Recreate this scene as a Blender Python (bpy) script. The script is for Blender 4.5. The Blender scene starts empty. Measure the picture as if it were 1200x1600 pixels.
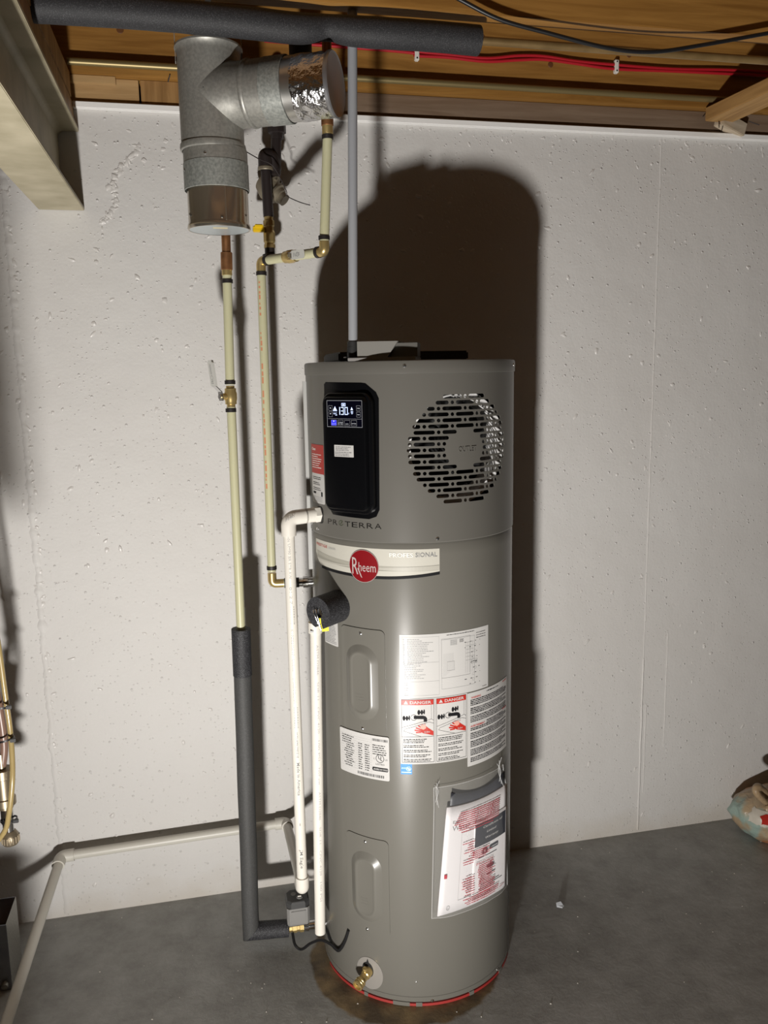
import bpy, bmesh, math, random
from math import sin, cos, pi, radians, sqrt, atan2
from mathutils import Vector, Matrix
from mathutils.noise import noise as pnoise

random.seed(7)
SC = bpy.context.scene
COL = SC.collection

# ------------------------------------------------------------------ camera
F_PX, YAW, PITCH, ROLL = 1300.0, -0.21701, 0.16314, -0.01807
CAM = Vector((-0.52068, -2.38117, 1.55682))
fwd = Vector((-sin(YAW)*cos(PITCH), cos(YAW)*cos(PITCH), -sin(PITCH)))
r0 = Vector((cos(YAW), sin(YAW), 0)); u0 = r0.cross(fwd)
rgt = cos(ROLL)*r0 + sin(ROLL)*u0
upv = -sin(ROLL)*r0 + cos(ROLL)*u0
cd = bpy.data.cameras.new('camera'); cam = bpy.data.objects.new('camera', cd); COL.objects.link(cam)
cam.matrix_world = Matrix(((rgt.x, upv.x, -fwd.x, CAM.x), (rgt.y, upv.y, -fwd.y, CAM.y), (rgt.z, upv.z, -fwd.z, CAM.z), (0, 0, 0, 1)))
cd.sensor_fit = 'VERTICAL'; cd.sensor_height = 24.0; cd.lens = F_PX*24.0/1600.0
cd.clip_start = 0.02; cd.clip_end = 50
SC.camera = cam

# ------------------------------------------------------------------ world, lamp, exposure
W = bpy.data.worlds.new('world'); SC.world = W; W.use_nodes = True
W.node_tree.nodes['Background'].inputs[0].default_value = (1.0, 0.96, 0.90, 1)
W.node_tree.nodes['Background'].inputs[1].default_value = 0.004
LAMP = Vector((-0.745, -2.135, 0.13))
ld = bpy.data.lights.new('work_light', 'AREA'); ld.shape = 'DISK'; ld.size = 0.12; ld.energy = 77; ld.color = (1.0, 0.965, 0.92)
lo = bpy.data.objects.new('work_light', ld); COL.objects.link(lo); lo.location = LAMP
lo.rotation_euler = (Vector((0.92, 0, 4.0)) - LAMP).to_track_quat('-Z', 'Y').to_euler()
SC.view_settings.view_transform = 'Standard'; SC.view_settings.look = 'None'
SC.view_settings.gamma = 1.0; SC.view_settings.use_curve_mapping = False
SC.view_settings.exposure = 0.0

# ------------------------------------------------------------------ materials
MATS = {}
def lin(c):
    return tuple(((x/255.0)/12.92 if x/255.0 <= 0.04045 else ((x/255.0+0.055)/1.055)**2.4) for x in c)
def mat(name, rgb, rough=0.5, metal=0.0, spec=0.5, emit=None, estr=0, bump=None, var=None, trans=0, alpha=1, coat=0, sss=0):
    """rgb as linear colour; bump=(scale, strength, distance); var=(scale, second colour, amount)"""
    if name in MATS: return MATS[name]
    m = bpy.data.materials.new(name); m.use_nodes = True; nt = m.node_tree; b = nt.nodes['Principled BSDF']
    b.inputs['Base Color'].default_value = (*rgb, 1); b.inputs['Roughness'].default_value = rough
    b.inputs['Metallic'].default_value = metal; b.inputs['Specular IOR Level'].default_value = spec
    b.inputs['Coat Weight'].default_value = coat
    if trans: b.inputs['Transmission Weight'].default_value = trans
    if sss:
        b.inputs['Subsurface Weight'].default_value = sss; b.inputs['Subsurface Radius'].default_value = (0.006, 0.005, 0.003)
    if alpha < 1: b.inputs['Alpha'].default_value = alpha
    if emit:
        b.inputs['Emission Color'].default_value = (*emit, 1); b.inputs['Emission Strength'].default_value = estr
    tc = nt.nodes.new('ShaderNodeTexCoord')
    if bump:
        n = nt.nodes.new('ShaderNodeTexNoise'); n.inputs['Scale'].default_value = bump[0]; n.inputs['Detail'].default_value = 4
        nt.links.new(tc.outputs['Object'], n.inputs['Vector'])
        bp = nt.nodes.new('ShaderNodeBump'); bp.inputs['Strength'].default_value = bump[1]; bp.inputs['Distance'].default_value = bump[2]
        nt.links.new(n.outputs['Fac'], bp.inputs['Height']); nt.links.new(bp.outputs['Normal'], b.inputs['Normal'])
    if var:
        n = nt.nodes.new('ShaderNodeTexNoise'); n.inputs['Scale'].default_value = var[0]; n.inputs['Detail'].default_value = 5
        nt.links.new(tc.outputs['Object'], n.inputs['Vector'])
        cr = nt.nodes.new('ShaderNodeValToRGB'); cr.color_ramp.elements[0].position = 0.5-0.5*var[2]*0.5; cr.color_ramp.elements[1].position = 0.5+0.5*var[2]*0.5
        cr.color_ramp.elements[0].color = (*rgb, 1); cr.color_ramp.elements[1].color = (*var[1], 1)
        nt.links.new(n.outputs['Fac'], cr.inputs['Fac']); nt.links.new(cr.outputs['Color'], b.inputs['Base Color'])
    MATS[name] = m
    return m

def nd(nt, t, **kw):
    n = nt.nodes.new(t)
    for k, v in kw.items():
        if k in n.inputs.keys(): n.inputs[k].default_value = v
        else: setattr(n, k, v)
    return n

def wall_material():
    m = bpy.data.materials.new('painted_concrete'); m.use_nodes = True; nt = m.node_tree; b = nt.nodes['Principled BSDF']; L = nt.links.new
    b.inputs['Roughness'].default_value = 0.62; b.inputs['Specular IOR Level'].default_value = 0.35
    tc = nd(nt, 'ShaderNodeTexCoord')
    n1 = nd(nt, 'ShaderNodeTexNoise', Scale=2.2, Detail=4.0); L(tc.outputs['Object'], n1.inputs['Vector'])
    cr = nd(nt, 'ShaderNodeValToRGB'); e = cr.color_ramp.elements
    e[0].position = .35; e[0].color = (.60, .583, .560, 1); e[1].position = .65; e[1].color = (.625, .612, .592, 1)
    L(n1.outputs['Fac'], cr.inputs['Fac'])
    # grey-buff staining near the foot of the wall
    sp = nd(nt, 'ShaderNodeSeparateXYZ'); L(tc.outputs['Object'], sp.inputs[0])
    n4 = nd(nt, 'ShaderNodeTexNoise', Scale=9.0, Detail=5.0); L(tc.outputs['Object'], n4.inputs['Vector'])
    ma = nd(nt, 'ShaderNodeMath', operation='MULTIPLY_ADD'); L(n4.outputs['Fac'], ma.inputs[0]); ma.inputs[1].default_value = .16; L(sp.outputs['Z'], ma.inputs[2])
    mr = nd(nt, 'ShaderNodeMapRange'); mr.inputs['From Min'].default_value = .07; mr.inputs['From Max'].default_value = .16; mr.inputs['To Min'].default_value = .55; mr.inputs['To Max'].default_value = 0
    L(ma.outputs[0], mr.inputs['Value'])
    mx = nd(nt, 'ShaderNodeMixRGB'); L(mr.outputs[0], mx.inputs['Fac']); L(cr.outputs['Color'], mx.inputs['Color1']); mx.inputs['Color2'].default_value = (.52, .47, .40, 1)
    L(mx.outputs[0], b.inputs['Base Color'])
    # relief: trowel ripple, fine sand, sparse paint blisters
    def blister(scale, thr, soft):
        v = nd(nt, 'ShaderNodeTexVoronoi', Scale=scale); L(tc.outputs['Object'], v.inputs['Vector'])
        r = nd(nt, 'ShaderNodeMapRange'); r.interpolation_type = 'SMOOTHSTEP'
        r.inputs['From Min'].default_value = thr; r.inputs['From Max'].default_value = soft; r.inputs['To Min'].default_value = 1; r.inputs['To Max'].default_value = 0
        L(v.outputs['Distance'], r.inputs['Value'])
        sx = nd(nt, 'ShaderNodeSeparateXYZ'); L(v.outputs['Color'], sx.inputs[0])
        g = nd(nt, 'ShaderNodeMath', operation='GREATER_THAN'); L(sx.outputs[0], g.inputs[0]); g.inputs[1].default_value = .62
        o = nd(nt, 'ShaderNodeMath', operation='MULTIPLY'); L(r.outputs[0], o.inputs[0]); L(g.outputs[0], o.inputs[1])
        return o.outputs[0]
    b1 = blister(38, .04, .16); b2 = blister(95, .06, .24)
    n2 = nd(nt, 'ShaderNodeTexNoise', Scale=7.0, Detail=6.0); L(tc.outputs['Object'], n2.inputs['Vector'])
    n3 = nd(nt, 'ShaderNodeTexNoise', Scale=120.0, Detail=3.0); L(tc.outputs['Object'], n3.inputs['Vector'])
    def mul(a, k):
        q = nd(nt, 'ShaderNodeMath', operation='MULTIPLY'); L(a, q.inputs[0]); q.inputs[1].default_value = k; return q.outputs[0]
    def add(a, c):
        q = nd(nt, 'ShaderNodeMath', operation='ADD'); L(a, q.inputs[0]); L(c, q.inputs[1]); return q.outputs[0]
    h = add(add(mul(b1, 1.0), mul(b2, .55)), add(mul(n2.outputs['Fac'], 2.2), mul(n3.outputs['Fac'], .30)))
    bp = nd(nt, 'ShaderNodeBump', Strength=0.7, Distance=0.0030); L(h, bp.inputs['Height']); L(bp.outputs['Normal'], b.inputs['Normal'])
    return m

def floor_material():
    m = bpy.data.materials.new('grey_floor_paint'); m.use_nodes = True; nt = m.node_tree; b = nt.nodes['Principled BSDF']; L = nt.links.new
    b.inputs['Roughness'].default_value = 0.5; b.inputs['Specular IOR Level'].default_value = 0.4
    tc = nd(nt, 'ShaderNodeTexCoord')
    n1 = nd(nt, 'ShaderNodeTexNoise', Scale=9.0, Detail=10.0, Roughness=.72); L(tc.outputs['Object'], n1.inputs['Vector'])
    cr = nd(nt, 'ShaderNodeValToRGB'); e = cr.color_ramp.elements
    e[0].position = .34; e[0].color = (.27, .272, .262, 1); e[1].position = .62; e[1].color = (.40, .408, .400, 1)
    L(n1.outputs['Fac'], cr.inputs['Fac'])
    # bare brownish footprint left by the former tank
    sp = nd(nt, 'ShaderNodeVectorMath', operation='SUBTRACT'); L(tc.outputs['Object'], sp.inputs[0]); sp.inputs[1].default_value = (-.046, -.398, 0)
    n2 = nd(nt, 'ShaderNodeTexNoise', Scale=22.0, Detail=4.0); L(tc.outputs['Object'], n2.inputs['Vector'])
    ln = nd(nt, 'ShaderNodeVectorMath', operation='LENGTH'); L(sp.outputs[0], ln.inputs[0])
    ma = nd(nt, 'ShaderNodeMath', operation='MULTIPLY_ADD'); L(n2.outputs['Fac'], ma.inputs[0]); ma.inputs[1].default_value = .03; L(ln.outputs['Value'], ma.inputs[2])
    mr = nd(nt, 'ShaderNodeMapRange'); mr.inputs['From Min'].default_value = .268; mr.inputs['From Max'].default_value = .277; mr.inputs['To Min'].default_value = 1; mr.inputs['To Max'].default_value = 0
    L(ma.outputs[0], mr.inputs['Value'])
    n3 = nd(nt, 'ShaderNodeTexNoise', Scale=14.0, Detail=4.0); L(tc.outputs['Object'], n3.inputs['Vector'])
    c2 = nd(nt, 'ShaderNodeValToRGB'); e = c2.color_ramp.elements
    e[0].position = .38; e[0].color = (.115, .088, .055, 1); e[1].position = .66; e[1].color = (.32, .235, .125, 1)
    L(n3.outputs['Fac'], c2.inputs['Fac'])
    mx = nd(nt, 'ShaderNodeMixRGB'); L(mr.outputs[0], mx.inputs['Fac']); L(cr.outputs['Color'], mx.inputs['Color1']); L(c2.outputs['Color'], mx.inputs['Color2'])
    # pale paint specks
    v = nd(nt, 'ShaderNodeTexVoronoi', Scale=30.0); L(tc.outputs['Object'], v.inputs['Vector'])
    sx = nd(nt, 'ShaderNodeSeparateXYZ'); L(v.outputs['Color'], sx.inputs[0])
    g = nd(nt, 'ShaderNodeMath', operation='GREATER_THAN'); L(sx.outputs[1], g.inputs[0]); g.inputs[1].default_value = .80
    g2 = nd(nt, 'ShaderNodeMath', operation='LESS_THAN'); L(v.outputs['Distance'], g2.inputs[0]); g2.inputs[1].default_value = .06
    gm = nd(nt, 'ShaderNodeMath', operation='MULTIPLY'); L(g.outputs[0], gm.inputs[0]); L(g2.outputs[0], gm.inputs[1])
    mx2 = nd(nt, 'ShaderNodeMixRGB'); L(gm.outputs[0], mx2.inputs['Fac']); L(mx.outputs[0], mx2.inputs['Color1']); mx2.inputs['Color2'].default_value = (.5, .48, .44, 1)
    L(mx2.outputs[0], b.inputs['Base Color'])
    n5 = nd(nt, 'ShaderNodeTexNoise', Scale=34.0, Detail=10.0, Roughness=.70, Distortion=.4); L(tc.outputs['Object'], n5.inputs['Vector'])
    bp = nd(nt, 'ShaderNodeBump', Strength=0.55, Distance=0.0028); L(n5.outputs['Fac'], bp.inputs['Height']); L(bp.outputs['Normal'], b.inputs['Normal'])
    return m

def wood_material(name, c1, c2, axis='x', rough=.6):
    m = bpy.data.materials.new(name); m.use_nodes = True; nt = m.node_tree; b = nt.nodes['Principled BSDF']; L = nt.links.new
    b.inputs['Roughness'].default_value = rough; b.inputs['Specular IOR Level'].default_value = .3
    tc = nd(nt, 'ShaderNodeTexCoord'); mp = nd(nt, 'ShaderNodeMapping')
    mp.inputs['Scale'].default_value = (1.6, 28, 28) if axis == 'x' else ((28, 1.6, 28) if axis == 'y' else (28, 28, 1.6))
    L(tc.outputs['Object'], mp.inputs['Vector'])
    n1 = nd(nt, 'ShaderNodeTexNoise', Scale=1.6, Detail=7.0, Roughness=.6, Distortion=.5); L(mp.outputs['Vector'], n1.inputs['Vector'])
    cr = nd(nt, 'ShaderNodeValToRGB'); e = cr.color_ramp.elements
    e[0].position = .33; e[0].color = (*c1, 1); e[1].position = .66; e[1].color = (*c2, 1)
    L(n1.outputs['Fac'], cr.inputs['Fac']); L(cr.outputs['Color'], b.inputs['Base Color'])
    bp = nd(nt, 'ShaderNodeBump', Strength=.25, Distance=.0015); L(n1.outputs['Fac'], bp.inputs['Height']); L(bp.outputs['Normal'], b.inputs['Normal'])
    return m

M_WALL = wall_material(); M_FLOOR = floor_material()
M_JOIST = wood_material('pine_joist', (.20, .090, .017), (.35, .178, .042))
M_JOISTY = wood_material('pine_board', (.27, .145, .05), (.42, .245, .09), 'y')
M_SILL = wood_material('dusty_sill', (.15, .098, .062), (.23, .165, .115))
M_SILL2 = wood_material('tan_sill', (.33, .20, .085), (.46, .30, .14))
M_SILL3 = wood_material('rough_sill', (.20, .105, .035), (.38, .22, .085), 'z')
M_SUB = wood_material('subfloor', (.17, .09, .035), (.27, .15, .06), 'y')
M_TANK = mat('grey_enamel', (.132, .126, .110), .26, .0, .30, bump=(900, .04, .0004))
M_TANK2 = mat('grey_enamel_upper', (.113, .108, .096), .32, .0, .30, bump=(900, .04, .0004))
M_BLACK = mat('black_plastic', (.0025, .0026, .0032), .26, 0, .28)
M_BLACKM = mat('matt_black', (.008, .008, .008), .7)
M_LABEL = mat('white_label', (.49, .48, .465), .32, 0, .18)
M_INK = mat('black_ink', (.010, .010, .011), .6, 0, .12)
M_INKG = mat('grey_ink', (.20, .20, .20), .5)
M_INKL = mat('pale_grey_ink', (.38, .38, .375), .5)
M_RED = mat('red_ink', (.42, .025, .016), .4, 0, .3)
M_REDB = mat('red_badge', (.18, .007, .010), .3, 0, .35)
M_BLUE = mat('blue_ink', (.03, .22, .62), .4, 0, .2)
M_SILVER = mat('silver_ink', (.50, .48, .46), .35, .4)
M_SCREW = mat('bright_screw', (.75, .75, .75), .22, 1.0)
M_GALV = mat('galvanised_steel', (.36, .352, .32), .45, .55, bump=(300, .08, .0006), var=(160, (.29, .285, .26), .5))
M_GALVD = mat('dull_zinc_collar', (.20, .215, .20), .5, .45, var=(190, (.42, .43, .40), 1.0), bump=(140, .2, .0006))
M_SHINY = mat('polished_sheet', (.52, .46, .37), .2, .88, bump=(9, .35, .004))
M_FOIL = mat('foil_tape', (.82, .82, .84), .16, 1.0, bump=(75, .9, .004))
M_DISC = mat('grey_cap_disc', (.42, .46, .47), .35, .3)
M_BEAM = mat('cream_painted_steel', (.46, .41, .29), .55, bump=(30, .25, .0015), var=(12, (.33, .29, .19), .7))
M_COPPER = mat('copper', (.42, .20, .085), .38, .7, var=(40, (.22, .10, .045), .8))
M_BRASS = mat('brass', (.60, .45, .19), .3, .75)
M_CHROME = mat('chrome', (.72, .72, .72), .14, 1.0)
M_PEX = mat('pex_pipe', (.50, .485, .315), .38, 0, .5, sss=.25)
M_CRIMP = mat('crimp_ring', (.022, .018, .017), .5, .3)
M_PVC = mat('white_pvc', (.68, .65, .585), .32)
M_PVC2 = mat('aged_pvc', (.56, .54, .48), .4)
M_CONDUIT = mat('grey_conduit', (.285, .295, .315), .5)
M_IRON = mat('black_iron', (.030, .023, .022), .45, .3)
M_REG = mat('cast_regulator', (.25, .215, .155), .45, .5)
M_YEL = mat('yellow_handle', (.75, .50, .01), .4)
M_YTAG = mat('yellow_tag', (.80, .72, .02), .45)
M_LEVER = mat('lever_white', (.62, .62, .58), .35, .2)
M_CABLE = mat('black_cable', (.010, .010, .011), .4)
M_REDC = mat('red_cable', (.40, .010, .020), .4)
M_CLIP = mat('clip_white', (.75, .73, .68), .4)
M_REDF = mat('red_foam', (.29, .020, .016), .7)
M_ACT = mat('actuator_grey', (.215, .21, .20), .5)
M_ACTD = mat('actuator_dark', (.055, .055, .055), .45)
M_JBOX = mat('junction_grey', (.185, .178, .162), .45)
M_OLDPIPE = mat('tarnished_pipe', (.26, .17, .07), .45, .4, var=(20, (.18, .115, .045), .8))
M_BRIGHTPIPE = mat('old_brass_pipe', (.26, .20, .09), .42, .6)
M_TUBE = mat('amber_tube', (.36, .27, .115), .25, 0, .5)
M_TUBE2 = mat('dusky_tube', (.20, .12, .09), .35)
M_EPS = mat('white_eps', (.72, .71, .70), .6)
M_PEWTER = mat('pewter', (.27, .22, .15), .35, .7)
M_PAPER = mat('paper_white', (.62, .60, .605), .5)
M_PAPERD = mat('paper_dark', (.030, .032, .040), .45, 0, .3)
M_FILM = mat('clear_film', (1, 1, 1), .10, 0, .5, alpha=.055)
M_LCD = mat('display_glass', (.002, .002, .006), .12)
M_GLOW = mat('display_glow', (.5, .6, .9), .5, emit=(.60, .72, 1.0), estr=1.0)
M_GLOWB = mat('display_blue', (.02, .02, .4), .5, emit=(.03, .03, .9), estr=1.0)
M_GLOWD = mat('display_dim', (.3, .3, .32), .5, emit=(.6, .65, .7), estr=.18)
def foam_material(name, c1, c2, sc):
    m = bpy.data.materials.new(name); m.use_nodes = True; nt = m.node_tree; b = nt.nodes['Principled BSDF']; L = nt.links.new
    b.inputs['Roughness'].default_value = .65; b.inputs['Specular IOR Level'].default_value = .4
    tc = nd(nt, 'ShaderNodeTexCoord'); n1 = nd(nt, 'ShaderNodeTexNoise', Scale=sc, Detail=2.0); L(tc.outputs['Object'], n1.inputs['Vector'])
    cr = nd(nt, 'ShaderNodeValToRGB'); e = cr.color_ramp.elements
    e[0].position = .50; e[0].color = (*c1, 1); e[1].position = .78; e[1].color = (*c2, 1)
    L(n1.outputs['Fac'], cr.inputs['Fac']); L(cr.outputs['Color'], b.inputs['Base Color'])
    bp = nd(nt, 'ShaderNodeBump', Strength=.4, Distance=.001); L(n1.outputs['Fac'], bp.inputs['Height']); L(bp.outputs['Normal'], b.inputs['Normal'])
    return m
M_FOAM = foam_material('speckled_foam', (.012, .012, .014), (.13, .13, .14), 560)
M_FOAMG = foam_material('grey_foam', (.050, .050, .049), (.085, .085, .083), 380)
M_FOAMT = foam_material('dark_foam', (.020, .020, .022), (.075, .075, .08), 520)

# ------------------------------------------------------------------ mesh helpers
def empty(name, loc, label=None, cat=None, group=None, kind=None):
    o = bpy.data.objects.new(name, None); COL.objects.link(o); o.location = loc; o.empty_display_size = .05
    tag(o, label, cat, group, kind); return o
def tag(o, label=None, cat=None, group=None, kind=None):
    if label: o['label'] = label
    if cat: o['category'] = cat
    if group: o['group'] = group
    if kind: o['kind'] = kind
    return o
def adopt(o, parent):
    if parent is not None:
        o.parent = parent; w = Matrix.Translation(parent.location) if parent.type == 'EMPTY' else Matrix.Identity(4)
        o.matrix_parent_inverse = w.inverted()
def mo(name, verts, faces, m, parent=None, smooth=False, label=None, auto=None):
    me = bpy.data.meshes.new(name); me.from_pydata([tuple(v) for v in verts], [], faces); me.validate()
    bm = bmesh.new(); bm.from_mesh(me)
    bmesh.ops.recalc_face_normals(bm, faces=bm.faces); bm.to_mesh(me); bm.free()
    return mk(name, me, m, parent, smooth, label, auto)
def mk(name, me, m, parent=None, smooth=False, label=None, auto=None):
    o = bpy.data.objects.new(name, me); COL.objects.link(o); me.materials.append(m)
    if smooth:
        me.polygons.foreach_set('use_smooth', [True]*len(me.polygons))
        ang = radians(auto or 35)
        bm = bmesh.new(); bm.from_mesh(me)
        for e in bm.edges:
            if len(e.link_faces) == 2 and e.calc_face_angle(0) > ang: e.smooth = False
        bm.to_mesh(me); bm.free()
    if label: o['label'] = label
    adopt(o, parent); return o
def bmo(name, bm, m, parent=None, smooth=False, label=None, auto=None):
    me = bpy.data.meshes.new(name); bmesh.ops.recalc_face_normals(bm, faces=bm.faces); bm.to_mesh(me); bm.free()
    return mk(name, me, m, parent, smooth, label, auto)
def box(name, lo_, hi_, m, parent=None, bev=0.0, label=None, mtx=None):
    bm = bmesh.new(); bmesh.ops.create_cube(bm, size=1)
    for v in bm.verts:
        v.co = Vector([lo_[i] + (v.co[i]+.5)*(hi_[i]-lo_[i]) for i in range(3)])
    if bev: bmesh.ops.bevel(bm, geom=bm.edges[:], offset=bev, segments=2, affect='EDGES')
    if mtx is not None: bmesh.ops.transform(bm, matrix=mtx, verts=bm.verts)
    return bmo(name, bm, m, parent, bev > 0, label)
def frame_of(d):
    d = Vector(d).normalized(); a = Vector((0, 0, 1)) if abs(d.z) < .9 else Vector((1, 0, 0))
    x = a.cross(d).normalized(); y = d.cross(x); return x, y, d
def lathe(name, prof, m, parent=None, org=(0, 0, 0), axis=(0, 0, 1), seg=32, smooth=True, label=None, auto=35):
    """prof: (radius, distance along the axis); radius 0 closes the end"""
    x, y, d = frame_of(axis); o = Vector(org); V = []; Fc = []; rings = []
    for r, h in prof:
        if r <= 1e-6: rings.append([len(V)]); V.append(o + d*h)
        else:
            rings.append(list(range(len(V), len(V)+seg)))
            for k in range(seg):
                a = 2*pi*k/seg; V.append(o + d*h + x*(r*cos(a)) + y*(r*sin(a)))
    for A, B in zip(rings, rings[1:]):
        if len(A) == 1 and len(B) == 1: continue
        for k in range(seg):
            k2 = (k+1) % seg
            if len(A) == 1: Fc.append((A[0], B[k], B[k2]))
            elif len(B) == 1: Fc.append((A[k], B[0], A[k2]))
            else: Fc.append((A[k], B[k], B[k2], A[k2]))
    return mo(name, V, Fc, m, parent, smooth, label, auto)
def rod(name, a, b, r, m, parent=None, seg=24, bev=0.0, label=None):
    a = Vector(a); b = Vector(b); L = (b-a).length
    pr = [(0, 0), (r-bev, 0), (r, bev), (r, L-bev), (r-bev, L), (0, L)] if bev else [(0, 0), (r, 0), (r, L), (0, L)]
    return lathe(name, pr, m, parent, a, b-a, seg, True, label)
def sleeve(name, a, b, ro, ri, m, parent=None, seg=28, label=None):
    a = Vector(a); b = Vector(b); L = (b-a).length
    return lathe(name, [(ri, 0), (ro, 0), (ro, L), (ri, L), (ri, 0)], m, parent, a, b-a, seg, True, label)
def fillet(pts, rad, n=8):
    P = [Vector(p) for p in pts]; out = [P[0]]
    for i in range(1, len(P)-1):
        a, b, c = P[i-1], P[i], P[i+1]; u = (a-b).normalized(); v = (c-b).normalized()
        ang = u.angle(v); t = min(rad/math.tan(ang/2), (a-b).length*.49, (c-b).length*.49)
        s, e = b+u*t, b+v*t
        for k in range(n+1):
            q = k/n; out.append((s*(1-q)+b*q)*(1-q) + (b*(1-q)+e*q)*q)
    out.append(P[-1]); return out
def spline(pts, n=8):
    P = [Vector(p) for p in pts]; P = [P[0]*2-P[1]] + P + [P[-1]*2-P[-2]]; out = []
    for i in range(1, len(P)-2):
        a, b, c, d = P[i-1:i+3]
        for k in range(n):
            t = k/n
            out.append(.5*((2*b)+(c-a)*t+(2*a-5*b+4*c-d)*t*t+(3*b-a-3*c+d)*t**3))
    out.append(P[-2]); return out
def tube(name, pts, r, m, parent=None, seg=16, label=None, rfun=None, cap=True):
    P = [Vector(p) for p in pts]; n = len(P); V = []; Fc = []
    t0 = (P[1]-P[0]).normalized(); x, y, _ = frame_of(t0)
    for i in range(n):
        t = (P[min(i+1, n-1)]-P[max(i-1, 0)]).normalized()
        x = (x - t*x.dot(t)).normalized(); y = t.cross(x)
        rr = rfun(i/(n-1), P[i]) if rfun else r
        for k in range(seg):
            a = 2*pi*k/seg; V.append(P[i] + x*(rr*cos(a)) + y*(rr*sin(a)))
    for i in range(n-1):
        for k in range(seg):
            k2 = (k+1) % seg; Fc.append((i*seg+k, i*seg+k2, (i+1)*seg+k2, (i+1)*seg+k))
    if cap: Fc.append(tuple(range(seg))[::-1]); Fc.append(tuple((n-1)*seg+k for k in range(seg)))
    return mo(name, V, Fc, m, parent, True, label, 50)
def rrect(w, h, r, n=5, cx=0, cy=0):
    out = []
    for sx, sy, a0 in ((1, 1, 0), (-1, 1, 90), (-1, -1, 180), (1, -1, 270)):
        for k in range(n+1):
            a = radians(a0+90*k/n); out.append((cx+sx*(w/2-r)+r*cos(a), cy+sy*(h/2-r)+r*sin(a)))
    return out
def loft(name, loops, m, parent=None, cap0=True, cap1=True, smooth=True, label=None, auto=35):
    n = len(loops[0]); V = [v for l in loops for v in l]; Fc = []
    for i in range(len(loops)-1):
        for k in range(n):
            k2 = (k+1) % n; Fc.append((i*n+k, i*n+k2, (i+1)*n+k2, (i+1)*n+k))
    if cap0: Fc.append(tuple(range(n))[::-1])
    if cap1: Fc.append(tuple((len(loops)-1)*n+k for k in range(n)))
    return mo(name, V, Fc, m, parent, smooth, label, auto)

# ---- flat print collected as 2-D polygons and laid on a surface through a mapping (u, v, layer) -> point
GL = {}
def glyphs(s, shear=0.0, bold=0.0):
    key = (s, shear, bold)
    if key in GL: return GL[key]
    c = bpy.data.curves.new('t', 'FONT'); c.body = s; c.size = 1; c.resolution_u = 2; c.shear = shear; c.offset = bold
    o = bpy.data.objects.new('t', c); COL.objects.link(o)
    dg = bpy.context.evaluated_depsgraph_get(); me = bpy.data.meshes.new_from_object(o.evaluated_get(dg))
    V = [(v.co.x, v.co.y) for v in me.vertices]; Fc = [tuple(p.vertices) for p in me.polygons]
    bpy.data.objects.remove(o); bpy.data.curves.remove(c); bpy.data.meshes.remove(me)
    GL[key] = (V, Fc); return GL[key]
class Pr:
    def __init__(s): s.V = []; s.F = []
    def add(s, V, Fc):
        n = len(s.V); s.V += V; s.F += [tuple(i+n for i in f) for f in Fc]
    def rect(s, x0, y0, x1, y1, step=.008):
        n = max(1, int(math.ceil(abs(x1-x0)/step))); V = []; Fc = []
        for k in range(n+1):
            x = x0+(x1-x0)*k/n; V += [(x, y0), (x, y1)]
        for k in range(n): Fc.append((2*k, 2*k+2, 2*k+3, 2*k+1))
        s.add(V, Fc)
    def poly(s, pts): s.add(list(pts), [tuple(range(len(pts)))])
    def line(s, a, b, w):
        dx, dy = b[0]-a[0], b[1]-a[1]; l = sqrt(dx*dx+dy*dy) or 1; nx, ny = -dy/l*w/2, dx/l*w/2
        n = max(1, int(l/.01)); V = []
        for k in range(n+1):
            q = k/n; x, y = a[0]+dx*q, a[1]+dy*q; V += [(x+nx, y+ny), (x-nx, y-ny)]
        s.add(V, [(2*k, 2*k+2, 2*k+3, 2*k+1) for k in range(n)])
    def frame(s, x0, y0, x1, y1, w):
        s.rect(x0, y0, x1, y0+w); s.rect(x0, y1-w, x1, y1); s.rect(x0, y0, x0+w, y1); s.rect(x1-w, y0, x1, y1)
    def disc(s, cx, cy, r, ry=None, n=20): s.poly([(cx+r*cos(2*pi*k/n), cy+(ry or r)*sin(2*pi*k/n)) for k in range(n)])
    def ring(s, cx, cy, r, w, n=24):
        V = []; Fc = []
        for k in range(n):
            a = 2*pi*k/n; V += [(cx+r*cos(a), cy+r*sin(a)), (cx+(r-w)*cos(a), cy+(r-w)*sin(a))]
            Fc.append((2*k, 2*k+1, (2*k+3) % (2*n), (2*k+2) % (2*n)))
        s.add(V, Fc)
    def text(s, t, x, y, h, w=None, align='l', shear=0.0, bold=0.0, rot=0.0):
        """cap height h; w forces the width"""
        V, Fc = glyphs(t, shear, bold); k = h/.729
        xs = [v[0] for v in V]; a, b = min(xs), max(xs); kx = (w/(b-a)) if w else k
        off = {'l': a, 'c': (a+b)/2, 'r': b}[align]
        P = [((vx-off)*kx, vy*k) for vx, vy in V]
        c, d = cos(rot), sin(rot)
        s.add([(x+px*c-py*d, y+px*d+py*c) for px, py in P], Fc)
    def words(s, x0, x1, y, h, rnd, fill=.9, gap=.5):
        """an unreadable line of small type"""
        x = x0
        while x < x1-h*.6:
            w = h*rnd.uniform(.8, 3.6); w = min(w, x1-x)
            s.rect(x, y, x+w, y+h*rnd.uniform(.72, 1.0)*fill); x += w+h*gap
    def para(s, x0, x1, y1, n, lh, h, rnd, ragged=.25):
        for i in range(n): s.words(x0, x1-(x1-x0)*rnd.random()*ragged, y1-(i+1)*lh, h, rnd)
    def emit(s, name, fn, m, parent, label=None):
        if not s.F: return None
        me = bpy.data.meshes.new(name); me.from_pydata([tuple(fn(u, v)) for u, v in s.V], [], s.F)
        o = mk(name, me, m, parent, False, label)
        if len(s.F) > 1: o['kind'] = 'stuff'
        return o

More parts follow.
